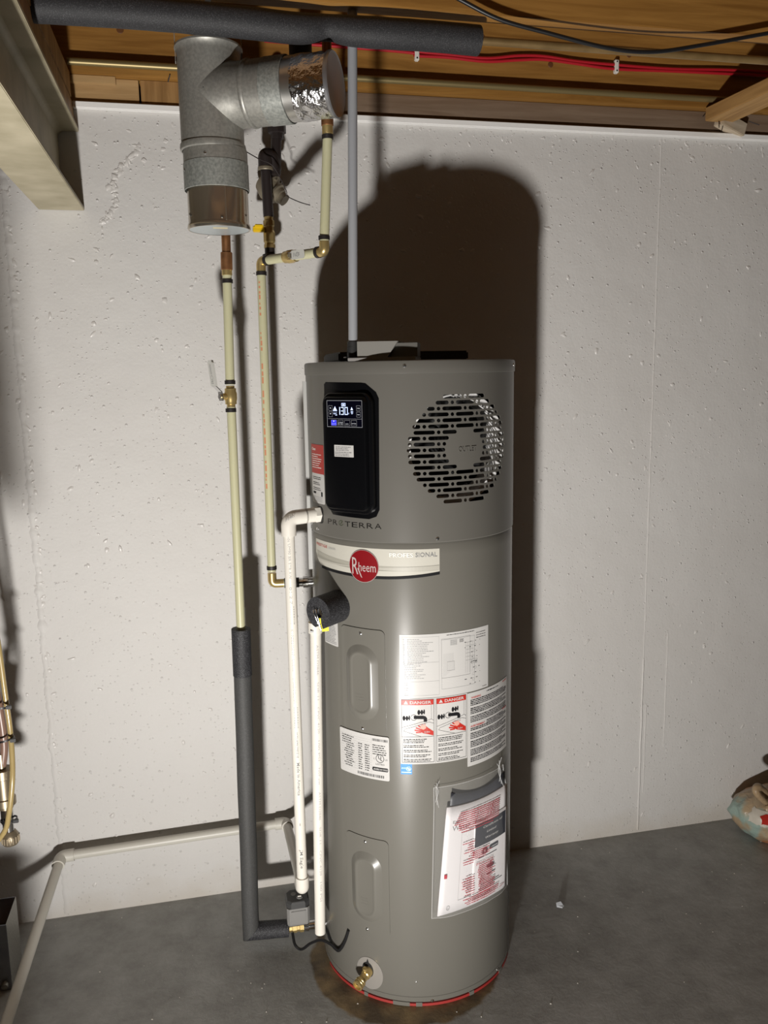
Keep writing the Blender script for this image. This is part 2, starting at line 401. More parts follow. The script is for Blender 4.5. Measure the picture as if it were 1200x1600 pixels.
# ------------------------------------------------------------------ the setting
def wall_back():
    o = box('wall_back', (-2.6, 0, 0), (3.2, .22, 2.2412), M_WALL); tag(o, kind='structure')
    # lumpy construction joints
    def ridge(name, x, z0, z1, w, h, n, wob):
        V = []; Fc = []
        for i in range(n+1):
            z = z0+(z1-z0)*i/n
            k = .55+.9*abs(pnoise((x*9, z*31, 2)))+.5*abs(pnoise((x, z*90, 5))); sx = wob*pnoise((z*14, 3, x))
            V += [(x-w*k+sx, 0.0005, z), (x-w*.35*k+sx, -h*k, z), (x+w*.4*k+sx, -h*k*.8, z), (x+w*k+sx, 0.0005, z)]
        for i in range(n):
            for j in range(3): Fc.append((4*i+j, 4*i+j+1, 4*i+j+5, 4*i+j+4))
        return mo(name, V, Fc, M_WALL, o, True)
    ridge('joint_ridge', -.972, .01, 2.2, .012, .0036, 420, .005)
    ridge('joint_ridge', .871, .01, .62, .004, .005, 90, .002)
    ridge('joint_ridge', .872, .62, 2.235, .0022, .0022, 160, .002)
    ridge('joint_ridge', .886, .14, .46, .0018, .003, 50, .001)
    ridge('joint_ridge', .957, .30, .70, .0016, .0025, 50, .001)
    # trowelled scab round the beam pocket
    pts = [(-.62, 2.16), (-.655, 2.13), (-.685, 2.10), (-.705, 2.06), (-.70, 2.02), (-.715, 1.985), (-.74, 1.965)]
    # paint blobs
    rnd = random.Random(5); V = []; Fc = []
    spots = []
    for _ in range(1500):
        x = rnd.uniform(-1.1, 1.35); z = rnd.uniform(.05, 2.23)
        if rnd.random() > .35+.65*(z/2.2): continue
        spots.append((x, z, rnd.choice((.0018, .002, .0025, .003, .0035, .0045, .006, .0075))*rnd.uniform(.7, 1.2)))
    for _ in range(120): z = rnd.uniform(.3, 2.2); spots.append((-.968+rnd.gauss(0, .005), z, rnd.uniform(.003, .009)))
    for q in spline([(x, 0, z) for x, z in pts], 14):
        if rnd.random() < .75: spots.append((q.x+rnd.gauss(0, .004), q.z+rnd.gauss(0, .004), rnd.uniform(.003, .010)))
    for _ in range(70): x = rnd.uniform(-.1, 1.3); spots.append((x, 2.235-abs(rnd.gauss(0, .012)), rnd.uniform(.002, .006)))
    for x, z, r in spots:
        h = r*rnd.uniform(.3, .6)*(.7 if r > .005 else 1.0); rot = rnd.random()*pi; el = rnd.uniform(1.0, 1.9); rj = [rnd.uniform(.65, 1.2) for _ in range(7)]; n = len(V); sx = rnd.uniform(.7, 1.3)
        for rr, hh in ((1, .0004), (.62, -.75*h)):
            for k in range(7):
                a = 2*pi*k/7; q = r*rr*rj[k]; u_, v_ = q*cos(a)*el, q*sin(a)/el**.5; V.append((x+u_*cos(rot)-v_*sin(rot), hh, z+u_*sin(rot)+v_*cos(rot)))
        V.append((x, -h, z))
        for k in range(7):
            k2 = (k+1) % 7; Fc += [(n+k, n+k2, n+7+k2, n+7+k), (n+7+k, n+7+k2, n+14)]
    b = mo('paint_blobs', V, Fc, mat('paint_drip', (.62, .60, .575), .38), o, True); tag(b, kind='stuff')
    # white capping strip along the head of the concrete
    t = box('trim_1', (-.79, -.016, 2.2415), (3.2, .2, 2.2582), mat('white_strip', (.86, .85, .83), .5, bump=(40, .3, .002)), None, .002); tag(t, kind='structure')
wall_back()

fl = box('floor', (-3.2, -4.2, -.10), (3.6, .22, 0), M_FLOOR); tag(fl, kind='structure')
def floor_bits():
    rnd = random.Random(11); V = []; Fc = []
    spots = [(rnd.uniform(-.9, 1.3), rnd.uniform(-.7, -.02)) for _ in range(120)]
    for x, y in spots:
        if (x/.29)**2 + ((y+.34)/.29)**2 < 1: continue
        r = rnd.uniform(.0012, .0034); n = len(V); a0 = rnd.random()*6
        for k in range(5):
            a = a0+2*pi*k/5; q = r*rnd.uniform(.6, 1.2); V += [(x+q*cos(a), y+q*sin(a), -.0003)]
        V.append((x, y, r*.7))
        for k in range(5): Fc.append((n+k, n+(k+1) % 5, n+5))
    o = mo('paint_crumbs', V, Fc, mat('crumb', (.42, .40, .36), .7), None); tag(o, 'tiny pale crumbs scattered over the grey floor', 'debris', kind='stuff')
    c = mo('paint_chip', [(.436, -.309, .0), (.450, -.318, .0), (.459, -.310, .001), (.452, -.301, .011), (.438, -.300, .008), (.440, -.309, .003), (.450, -.315, .003), (.456, -.309, .004)],
           [(0, 1, 6, 5), (1, 2, 7, 6), (2, 3, 7), (3, 4, 5), (4, 0, 5), (5, 6, 7, 3), (0, 4, 3, 2, 1)], mat('chip', (.5, .52, .55), .5))
    tag(c, 'small curled pale chip lying alone on the floor right of the heater', 'paint chip')
floor_bits()

def ceiling():
    c = empty('ceiling', (0, -1, 2.32)); tag(c, kind='structure')
    for y0, y1, b in ((-.033, .006, 0), (-.538, -.494, 0), (-1.04, -.998, 0), (-1.54, -1.50, 0), (-2.04, -2.0, 0), (-2.54, -2.5, 0)):
        box('joist', (-2.6, y0, 2.319), (3.2, y1, 2.56), M_JOIST, c, .0015)
    box('subfloor', (-2.6, -3.0, 2.56), (3.2, .2, 2.585), M_SUB, c)
    box('sill_plank', (-.80, -.004, 2.2585), (-.625, .15, 2.3185), M_SILL2, c, .001)
    box('sill_plank', (-.620, -.0055, 2.2585), (-.40, .15, 2.3185), M_SILL3, c, .001)
    box('sill_plank', (-.397, -.003, 2.2585), (3.2, .15, 2.3185), M_SILL, c, .001)
    box('filler_strip', (-.80, -.022, 2.300), (-.68, -.006, 2.3185), M_SILL2, c, .001)
    rim = box('rim_board', (-2.6, .02, 2.3186), (3.2, .06, 2.559), M_JOIST, c)
    # nail stubs and knots on the near faces
    knot = mat('knot', (.12, .045, .012), .6)
    for x, z, r in ((-.66, 2.425, .009), (.50, 2.41, .008), (.74, 2.45, .008), (.30, 2.47, .006)):
        lathe('knot', [(r, .0006), (r*.9, .0016), (0, .002)], knot, c, (x, -.0325, z), (0, -1, .05), 14)
    for x in (-.55, -.36): rod('nail', (x, -.028, 2.31), (x+.006, -.036, 2.325), .0016, M_IRON, c, 8)
    # board nailed flat under the joists
    b = box('bridging_board', (-.045, -.60, -.019), (.045, .015, .019), M_JOISTY, c, .002, mtx=Matrix.Translation((1.035, -.05, 2.2995)) @ Matrix.Rotation(radians(3), 4, 'Z'))
    bk = box('wood_block', (-.05, -.019, -.019), (.05, .017, .019), wood_material('pale_block', (.42, .34, .24), (.60, .50, .38)), c, .002,
             mtx=Matrix.Translation((1.085, -.022, 2.279)) @ Matrix.Rotation(radians(14), 4, 'Y') @ Matrix.Rotation(radians(16), 4, 'Z'))
    for x, z, dx, dz in ((1.03, 2.29, -.004, -.03), (1.045, 2.268, -.012, -.022), (1.13, 2.285, .03, -.012), (.985, 2.30, -.014, -.012)):
        rod('nail', (x, -.045, z), (x+dx, -.055, z+dz), .0013, M_IRON, c, 8)
ceiling()

def steel_beam():
    b = empty('steel_beam', (-.835, -.02, 1.993), 'cream painted steel beam running into the wall at upper left', 'beam')
    def seg(name, x0, x1, z0, z1, bev=.0015): return box(name, (x0, -2.7, z0), (x1, -.0015, z1), M_BEAM, b, bev)
    seg('bottom_flange', -.893, -.780, 1.993, 2.003); seg('web', -.840, -.832, 2.003, 2.186); seg('top_flange', -.893, -.780, 2.186, 2.196)
    # rounded throats and a welded stiffener
    for s in (-1, 1):
        for z, d in ((2.003, 1), (2.186, -1)):
            x = -.836+s*.004; V = []; n = 5
            for yy in (-2.7, -.0015):
                V += [(x, yy, z)]+[(x+s*.014*(1-sin(a)), yy, z+d*.014*(1-cos(a))) for a in [pi/2*k/n for k in range(n+1)]]
            k = n+2; mo('throat', V, [tuple(range(k)), tuple(range(k, 2*k))]+[(i, (i+1) % k, (i+1) % k+k, i+k) for i in range(k)], M_BEAM, b, True)
    box('nailing_plank', (-.880, -2.7, 2.1965), (-.790, -.0015, 2.2575), M_SILL3, b, .001)
    box('nailing_plank', (-.882, -2.7, 2.258), (-.788, -.0375, 2.318), M_SILL3, b, .001)
steel_beam()

# ------------------------------------------------------------------ water heater
TX, TY, R = 0.0, -.3413, .2565
RS = .2580
def cp(u, z, r=R, phi0=0.0):
    a = radians(phi0)+u/.257
    return Vector((TX+r*sin(a), TY-r*cos(a), z))
def ph(phi): return radians(phi)*.257
def cylpoly(name, poly, r, th, m, parent, step=.012, label=None, smooth=True):
    """a 2-D outline (u, z) wrapped on the tank with thickness th"""
    bm = bmesh.new(); f = bm.faces.new([bm.verts.new((u, z, 0)) for u, z in poly])
    u0_, u1_ = min(p[0] for p in poly), max(p[0] for p in poly); n = int((u1_-u0_)/step)
    for k in range(1, n+1):
        bmesh.ops.bisect_plane(bm, geom=bm.verts[:]+bm.edges[:]+bm.faces[:], plane_co=(u0_+(u1_-u0_)*k/(n+1), 0, 0), plane_no=(1, 0, 0))
    ret = bmesh.ops.extrude_face_region(bm, geom=bm.faces[:])
    for v in ret['geom']:
        if isinstance(v, bmesh.types.BMVert): v.co.z = 1
    for v in bm.verts: v.co = cp(v.co.x, v.co.y, r+th*v.co.z)
    return bmo(name, bm, m, parent, smooth, label, 30)
def lab(phi, z, r):                                   # map label-local metres to the tank
    return lambda u, v: cp(ph(phi)+u, z+v, r)

heater = empty('water_heater', (TX, TY, 0), 'tall grey cylindrical heat pump water heater with black control panel', 'water heater')
H = heater
def heater_body():
    lathe('tank_jacket', [(0, .010), (R-.004, .010), (R, .014), (R, .026), (R-.0015, .027), (R-.0015, .028), (R, .029), (R, 1.150), (R, 1.172), (R-.0025, 1.178), (R-.004, 1.1822), (R-.02, 1.1822)],
          M_TANK, H, (TX, TY, 0), seg=144)
    # upper shroud with a window for the air outlet
    V = []; Fc = []; P0, P1, Z0, Z1 = -18, 48, 1.262, 1.518
    zs = [1.1790, 1.1815, 1.190, 1.262, 1.39, 1.518, 1.5595]; ns = 180
    for z in zs:
        for k in range(ns):
            r = RS if z > 1.180 else RS-.002
            a = radians(-180+2*k); V.append((TX+r*sin(a), TY-r*cos(a), z))
    for i in range(len(zs)-1):
        for k in range(ns):
            d = -180+2*k
            if P0 <= d < P1 and Z0-1e-6 <= zs[i] < Z1-1e-6: continue
            k2 = (k+1) % ns; Fc.append((i*ns+k, i*ns+k2, (i+1)*ns+k2, (i+1)*ns+k))
    mo('shroud', V, Fc, M_TANK2, H, True)
    lathe('top_lid', [(RS, 1.5595), (RS+.0018, 1.5600), (RS+.0022, 1.564), (RS+.0022, 1.5835), (RS+.001, 1.587), (RS-.002, 1.5887), (.12, 1.5895), (0, 1.5895)], M_TANK2, H, (TX, TY, 0), seg=144)
    # perforated outlet
    bm = bmesh.new(); U = .257
    def loop(pts):
        vs = [bm.verts.new((u, z, 0)) for u, z in pts]
        return [bm.edges.new((vs[i], vs[(i+1) % len(vs)])) for i in range(len(vs))]
    E = loop([(ph(P0), Z0), (ph(P0), 1.39), (ph(P0), Z1), (ph(P1), Z1), (ph(P1), 1.39), (ph(P1), Z0)])
    uc, zc, ea, eb, per, sh = ph(14.5), 1.390, .137, .1225, .0651, .0043
    def stad(u_0, u_1, z):
        if u_1-u_0 < 2*sh: u_1 = u_0+2*sh+1e-4
        pts = []
        for k in range(6): a = -pi/2+pi*k/5; pts.append((u_1-sh+sh*cos(a), z+sh*sin(a)))
        for k in range(6): a = pi/2+pi*k/5; pts.append((u_0+sh+sh*cos(a), z+sh*sin(a)))
        return pts
    for i in range(19):
        dz = (9-i)*.01305; z = zc+dz; lim = ea*sqrt(max(0, 1-(dz/eb)**2)); lim = max(lim, .055)
        hub = .050*sqrt(1-(dz/.0435)**2) if abs(dz) < .0435 else 0
        for k in range(-3, 4):
            dc = (k+(0 if i % 2 == 0 else .5))*per
            for a, b in ((dc-.0043, dc+.0043), (dc+.0085, dc+per-.0085)):
                a, b = max(a, -lim), min(b, lim)
                segs = [(a, b)]
                if hub:
                    segs = []
                    if a < -hub: segs.append((a, min(b, -hub)))
                    if b > hub: segs.append((max(a, hub), b))
                for s0, s1 in segs:
                    if s1-s0 > .0075: E += loop(stad(uc+s0, uc+s1, z))
    outer = [v for e in E[:6] for v in e.verts]; HV = [[(e.verts[0].co.copy(), e.verts[1].co.copy()) for e in E[6:]]]
    bmesh.ops.triangle_fill(bm, use_beauty=True, use_dissolve=False, edges=E)
    for k in range(1, 66):
        bmesh.ops.bisect_plane(bm, geom=bm.verts[:]+bm.edges[:]+bm.faces[:], plane_co=(ph(P0+k), 0, 0), plane_no=(1, 0, 0))
    for v in bm.verts: v.co = cp(v.co.x, v.co.y, RS)
    bm.normal_update()
    bmesh.ops.recalc_face_normals(bm, faces=bm.faces)
    hole = [e for e in bm.edges if len(e.link_faces) == 1]
    lim_a, lim_b = radians(P0)+1e-3, radians(P1)-1e-3
    def border(v):
        a = atan2(v.co.x-TX, -(v.co.y-TY)); return a < lim_a or a > lim_b or v.co.z < Z0+1e-4 or v.co.z > Z1-1e-4
    hole = [e for e in hole if not (border(e.verts[0]) and border(e.verts[1]))]
    ret = bmesh.ops.extrude_edge_only(bm, edges=hole)
    for v in ret['geom']:
        if isinstance(v, bmesh.types.BMVert):
            d_ = Vector((v.co.x-TX, v.co.y-TY, 0)); v.co -= d_.normalized()*.0014
    for e in hole: e.smooth = False
    for f in bm.faces: f.smooth = True
    me = bpy.data.meshes.new('outlet_grille'); bm.to_mesh(me); bm.free()
    g = bpy.data.objects.new('outlet_grille', me); COL.objects.link(g); me.materials.append(M_TANK2); adopt(g, H)
    # what shows through it: pale duct ring, dark fan
    n = Vector((sin(radians(14.5)), -cos(radians(14.5)), 0)); o = Vector((TX, TY, zc))
    lathe('outlet_duct', [(.1205, .150), (.1180, .150), (.1180, .2165), (.1330, .2165), (.1330, .214), (.1205, .214), (.1205, .150)], M_EPS, H, o, n, 64)
    lathe('outlet_back', [(.1215, .149), (0, .149)], M_BLACKM, H, o, n, 48)
    lathe('fan_hub', [(.040, .151), (.040, .238), (.036, .242), (0, .243)], M_BLACKM, H, o, n, 32)
    x, y, d = frame_of(n)
    for k in range(7):
        a = 2*pi*k/7; V = []
        for q in range(6):
            rr = .041+.075*q/5
            for w, hh in ((-.32, .168), (.32, .195)):
                b_ = a+w+.25*q/5; V.append(o+d*hh+x*(rr*cos(b_))+y*(rr*sin(b_)))
        bl = mo('fan_blade', V, [(2*q, 2*q+1, 2*q+3, 2*q+2) for q in range(5)], M_BLACKM, H, True)
        s = bl.modifiers.new('t', 'SOLIDIFY'); s.thickness = .002
    pr = Pr(); pr.text('OUTLET', 0, 0, .0125, .047, 'c'); tx = pr.emit('outlet_lettering', lab(14.5+1.2, 1.383, RS+.0001), M_TANK2, H)
    s = tx.modifiers.new('t', 'SOLIDIFY'); s.thickness = .0030; s.offset = 0
    # screws
    for u, z, r in ((-16.6, 1.5755, RS+.0022), (-1.0, 1.1885, RS), (-76.1, 1.1912, RS), (40.8, .0185, R), (-5.9, .0155, R), (-14.7, .0703, R), (-88, 1.197, RS), (60, 1.5755, RS+.0022)):
        c = cp(ph(u), z, r-.0005); n_ = (c-Vector((TX, TY, z))).normalized(); k = .0042 if u not in (-14.7,) else .002
        s_ = lathe('screw', [(k, 0), (k, .0012), (k*.75, .0026), (0, .0032)], M_SCREW, H, c, n_, 14)
    # red foam base showing in the cut-outs
    for a, b in ((-80, -46), (-43.5, -28), (-18.5, -15), (-11.5, 17), (20, 43), (47, 62)):
        m_ = int((b-a)/3)+1; poly = [(ph(a+(b-a)*k/m_), .0008) for k in range(m_+1)]+[(ph(b-(b-a)*k/m_), .0080) for k in range(m_+1)]
        cylpoly('foam_base', poly, R-.006, .0048, M_REDF, H, .02)
    lathe('base_skirt', [(0, .0005), (R-.006, .0005), (R-.006, .0105)], M_TANK, H, (TX, TY, 0), seg=96)
    for a, b in ((-46, -43.5), (-28, -18.5), (-15, -11.5), (17, 20), (43, 47)):
        cylpoly('skirt_tab', [(ph(a), .0006), (ph(b), .0006), (ph(b), .0112), (ph(a), .0112)], R-.006, .0058, M_TANK, H, .02)
    # wiring raceway at the far left side
    cylpoly('raceway', [(ph(-100), 1.075), (ph(-92), 1.075), (ph(-92), 1.545), (ph(-100), 1.545)], RS-.002, .010, mat('raceway_grey', (.40, .40, .385), .4), H)
    lathe('fitting_collar', [(.040, 0), (.040, .0035), (.030, .004)], M_TANK2, H, cp(ph(-60), 1.016, R-.008), cp(ph(-58), 0, 1)-Vector((TX, TY, 0)), 32)
    # top fittings
    box('top_cover', (-.190, -.417, 1.5893), (.130, -.18, 1.612), M_BLACKM, H, .004)
heater_body()

def control_panel():
    a = radians(-47.5); n = Vector((sin(a), -cos(a), 0)); t = Vector((cos(a), sin(a), 0)); o = Vector((TX, TY, 0))
    P = lambda u, z, r: o+n*r+t*u+Vector((0, 0, z))
    c = empty('control_panel', (TX+n.x*.26, TY+n.y*.26, 1.24)); c.parent = H; c.matrix_parent_inverse = Matrix.Translation(H.location).inverted()
    def adoptc(ob):
        return ob
    poly = [(ph(-64), 1.258), (ph(-59.5), 1.236), (ph(-36), 1.2335), (ph(-32), 1.240), (ph(-30.3), 1.256), (ph(-29.6), 1.506), (ph(-31), 1.520), (ph(-36.5), 1.5395), (ph(-39), 1.541), (ph(-62.5), 1.543), (ph(-64), 1.538)]
    cylpoly('panel_recess', poly, RS-.004, .0045, M_BLACK, c, .008)
    cx, cz, w, h = .0017, 1.382, .1165, .2505
    def L_(dw, dh, r, oz=0, rad=.014): return [P(u, z, r) for u, z in rrect(w+2*dw, h+2*dh, rad, 6, cx, cz+oz)]
    body = loft('panel_box', [L_(.011, .012, .235, 0, .024), L_(.011, .012, .2615, 0, .024), L_(.0085, .0095, .2645, 0, .022), L_(.004, .005, .2655, 0, .018), L_(.0025, .003, .2720, 0, .016), L_(.0008, .001, .2746, 0, .014), L_(-.002, -.002, .2755, 0, .012)], M_BLACK, c)
    box('panel_latch', (0, 0, 0), (.006, .002, .004), M_BLACK, c, .0005, mtx=Matrix.Translation(P(.066, 1.420, .262)))
    FR = .2757
    surf = lambda r: (lambda u, z: P(u, z, r))
    # display: dark glass, hairline frame, lit figures and keys
    x0, x1, z0, z1 = -.0443, .0548, 1.4428, 1.5023
    pr = Pr(); pr.rect(x0, z0, x1, z1); d = pr.emit('display', surf(FR), M_LCD, c)
    pr = Pr(); pr.frame(x0, z0, x1, z1, .0007); pr.rect(x0+.003, 1.4612, x1-.002, 1.4616)
    for (kx, kz) in ((x0+.0045, 1.4795), (x0+.0045, 1.4655), (x1-.0155, 1.4795), (x1-.0155, 1.4655)): pr.frame(kx, kz, kx+.011, kz+.0115, .00035)
    for kx in (-.033, -.014, .005, .024): pr.frame(kx, 1.446, kx+.0155, 1.4585, .00035)
    pr.emit('display_frame', surf(FR+.0002), M_GLOWD, c)
    g = Pr()
    def seg7(x, z, w_, h_, on, k=.0017):
        S = dict(a=(x, z+h_-k, x+w_, z+h_), d=(x, z, x+w_, z+k), g=(x, z+h_/2-k/2, x+w_, z+h_/2+k/2), f=(x, z+h_/2, x+k, z+h_), e=(x, z, x+k, z+h_/2), b=(x+w_-k, z+h_/2, x+w_, z+h_), c=(x+w_-k, z, x+w_, z+h_/2))
        for s_ in on: g.rect(*S[s_])
    zb, hh = 1.4705, .0170
    g.rect(-.0085, zb, -.0066, zb+hh); seg7(-.0040, zb, .0078, hh, 'abcdg', .0015); seg7(.0066, zb, .0085, hh, 'abcdef', .0015)
    g.text('F', .0172, zb+.001, .0036)
    g.frame(-.0020, 1.4895, .0090, 1.4965, .0010); g.rect(.0005, 1.4915, .0065, 1.4940)
    g.poly([(-.0265, 1.4805), (-.0155, 1.4805), (-.0195, 1.4865), (-.0210, 1.4895), (-.0225, 1.4865)]); g.rect(-.0270, 1.4785, -.0150, 1.4797)
    g.text('VAC', -.0262, 1.4712, .0042, .0105); g.rect(-.0205, 1.4690, -.0150, 1.4700)
    g.poly([(.0228, 1.4812), (.0300, 1.4812), (.0270, 1.4860), (.0262, 1.4880), (.0250, 1.4850)]); g.rect(.0236, 1.4775, .0298, 1.4785); g.rect(.0236, 1.4750, .0298, 1.4760); g.rect(.0250, 1.4725, .0290, 1.4735)
    g.disc(-.0253, 1.4560, .0014, n=10)
    g.emit('display_figures', surf(FR+.0003), M_GLOW, c)
    b = Pr(); b.rect(-.0325, 1.4465, -.0180, 1.4580); b.emit('lit_key', surf(FR+.00015), M_GLOWB, c)
    k = Pr()
    k.poly([(x0+.0080, 1.4843), (x0+.0120, 1.4843), (x0+.0100, 1.4870)]); k.poly([(x0+.0080, 1.4735), (x0+.0120, 1.4735), (x0+.0100, 1.4705)])
    k.text('MODE', x1-.0135, 1.4838, .0024, .0070); k.text('MENU', x1-.0135, 1.4698, .0024, .0070)
    k.text('ON OFF', -.0315, 1.4487, .0022, .0120); k.text('CLEAN', -.0128, 1.4526, .0022, .0130); k.text('FILTER', -.0128, 1.4488, .0022, .0130); k.text('INFO', .0085, 1.4490, .0022, .0085); k.text('ENTER', .0255, 1.4500, .0022, .0125)
    k.emit('key_lettering', surf(FR+.0003), mat('key_white', (.45, .46, .5), .5, emit=(.6, .65, .7), estr=.35), c)
    s = Pr(); s.rect(-.0262, 1.3755, .0286, 1.4022); s.emit('panel_sticker', surf(FR), M_LABEL, c)
    rnd = random.Random(3); s = Pr(); s.para(-.022, .0255, 1.4005, 3, .0036, .0022, rnd, .3); s.para(-.024, .0265, 1.3885, 3, .0036, .0022, rnd, .25); s.emit('sticker_print', surf(FR+.0002), M_INKG, c)
control_panel()

def lettering():
    pr = Pr(); letters = 'PR TERRA'; x = ph(-64.2); st = (ph(-29.2)-ph(-64.2))/7.86
    for i, ch in enumerate(letters):
        if ch != ' ': pr.text(ch, x+i*st, 0, .0128, st*.80)
    pr.emit('model_lettering', lambda u, v: cp(u, 1.2118+v, RS+.0004), mat('dark_chrome_letters', (.035, .033, .030), .25, .6), H)
    q = Pr(); cx, cy = x+2.40*st, .0064; n = 30
    V = []; Fc = []
    for k in range(n):
        a = radians(35+310*k/(n-1)); V += [(cx+.0072*cos(a), cy+.0064*sin(a)), (cx+.0056*cos(a), cy+.0049*sin(a))]
    q.add(V, [(2*k, 2*k+1, 2*k+3, 2*k+2) for k in range(n-1)]); q.poly([(cx-.003, cy-.002), (cx+.0005, cy-.0022), (cx+.0062, cy+.0045), (cx+.001, cy+.0025)])
    q.emit('model_lettering', lambda u, v: cp(u, 1.2118+v, RS+.0004), mat('leaf_letter', (.085, .10, .060), .3, .4), H)
lettering()

def banner():
    top = [(-79.8+2*k, 1.1655) for k in range(40)]+[(0, 1.1655)]
    def bot(p):
        if p > -71.6: q = (p+36)/36.0; return 1.1010+.0108*q*q if p > -36 else 1.1010+.0030*((p+36)/35.6)**2
        q = (p+71.6)/8.2; return 1.104+.020*q*q+.006*q**4
    low = [(0-1.9*k, bot(-1.9*k)) for k in range(42)]
    low = [q for q in low if q[0] >= -79.8]+[(-80.2, 1.132)]
    b = cylpoly('brand_banner', [(ph(a), z) for a, z in top+low], R-.0005, .0011, mat('banner_cream', (.47, .455, .40), .33, 0, .3), H, .008)
    r = R+.0009
    # tonal hills
    for col, f0, f1 in (((.33, .318, .27), lambda p: 1.137-.014*sin((p+80)/80*2.2)+.002, lambda p: 1.126-.012*sin((p+80)/80*2.0)), ((.265, .256, .215), lambda p: 1.132-.013*sin((p+78)/80*2.6+.25), lambda p: 1.1235-.008*sin((p+80)/80*3.0)-.002),
                        ((.40, .385, .335), lambda p: 1.1235+.004*sin((p+20)/25), lambda p: 1.116+.001*sin(p/9))):
        V = []; n = 44
        pr = Pr()
        for k in range(n):
            p = -78+78*k/(n-1)-.2; V += [(ph(p), min(max(f0(p), bot(p)+.002), 1.16)), (ph(p), max(min(f1(p), f0(p)), bot(p)+.002))]
        pr.add(V, [(2*k, 2*k+1, 2*k+3, 2*k+2) for k in range(n-1)])
        pr.emit('banner_wave', lambda u, v, rr=r+.0001*len(MATS)*0: cp(u, v, rr), mat('wave_%d' % int(col[0]*100), col, .35), b); r += .00012
    pr = Pr(); V = []; n = 40
    for k in range(n):
        p = -72+72*k/(n-1); V += [(ph(p), bot(p)+.0002), (ph(p), bot(p)-.0066)]
    pr.add(V, [(2*k, 2*k+1, 2*k+3, 2*k+2) for k in range(n-1)]); pr.emit('banner_stripe', lambda u, v: cp(u, v, R+.0012), M_INK, b)
    pr = Pr(); pr.text('PRESTIGE', 0, 0, .0068, .056); pr.emit('banner_print', lab(-78.4, 1.1505, R+.0014), M_RED, b)
    pr = Pr(); pr.text('SERIES', 0, 0, .0050, .026); pr.emit('banner_print', lab(-64.5, 1.1500, R+.0014), M_INKL, b)
    for s, u, m_ in (('PROFES', -25.6, M_CLIP), ('SIONAL', -12.4, M_INKG)):
        pr = Pr(); pr.text(s, 0, 0, .0105, .054 if s == 'PROFES' else .050, bold=.01); pr.emit('banner_print', lab(u, 1.1475, R+.0014), m_, b)
    # round badge
    bd = cylpoly('badge', [(ph(-39.9)+.0385*cos(2*pi*k/48), 1.1225+.0378*sin(2*pi*k/48)) for k in range(48)], R, .0024, M_REDB, H, .006)
    pr = Pr(); pr.ring(0, 0, .0385, .0008, 48)
    pr.text('R', -.0300, -.0205, .0420, .0165); pr.text('heem', -.0125, -.0125, .0225, .0440)
    pr.poly([(-.016, -.006), (-.0125, -.006), (-.003, -.0285), (-.0065, -.0262)])
    pr.emit('badge_lettering', lab(-39.9, 1.1225, R+.0026), mat('badge_silver', (.50, .44, .42), .35, .2), bd)
banner()

def access_panel(z0, z1):
    a0, a1 = ph(-55.6), ph(-28.9); w = a1-a0; cx = (a0+a1)/2; cz = (z0+z1)/2
    pl = rrect(w, z1-z0, .012, 5, cx, cz)
    p = cylpoly('access_panel', pl, R-.001, .0032, M_TANK, H, .006)
    ex, ez, ew, eh = ph(-42.5), cz-.005, .088, (z1-z0)*.73
    loops = []
    for ins, dr in ((0, .0021), (.001, .0026), (.0135, .0085), (.017, .0102), (.020, .0104), (.0225, .0090), (.024, .0086)):
        loops.append([cp(u, z, R+dr) for u, z in rrect(ew-2*ins, eh-2*ins, (ew-2*ins)*.48, 8, ex, ez)])
    loft('embossed_boss', loops, M_TANK, H)
    pr = Pr(); rnd = random.Random(2); pr.para(-.014, .014, .012, 3, .0075, .0042, rnd, .3)
    t = pr.emit('embossed_marks', lab(-42.5, ez-.035, R+.0087), M_TANK, H)
    s = t.modifiers.new('t', 'SOLIDIFY'); s.thickness = .0007
    for z in (z1-.013, z0+.007):
        c = cp(ph(-42.6), z, R+.002); lathe('screw', [(.0042, 0), (.0042, .0012), (.003, .0024), (0, .003)], M_SCREW, H, c, (c-Vector((TX, TY, z))), 14)
access_panel(.716, .972); access_panel(.186, .4425)

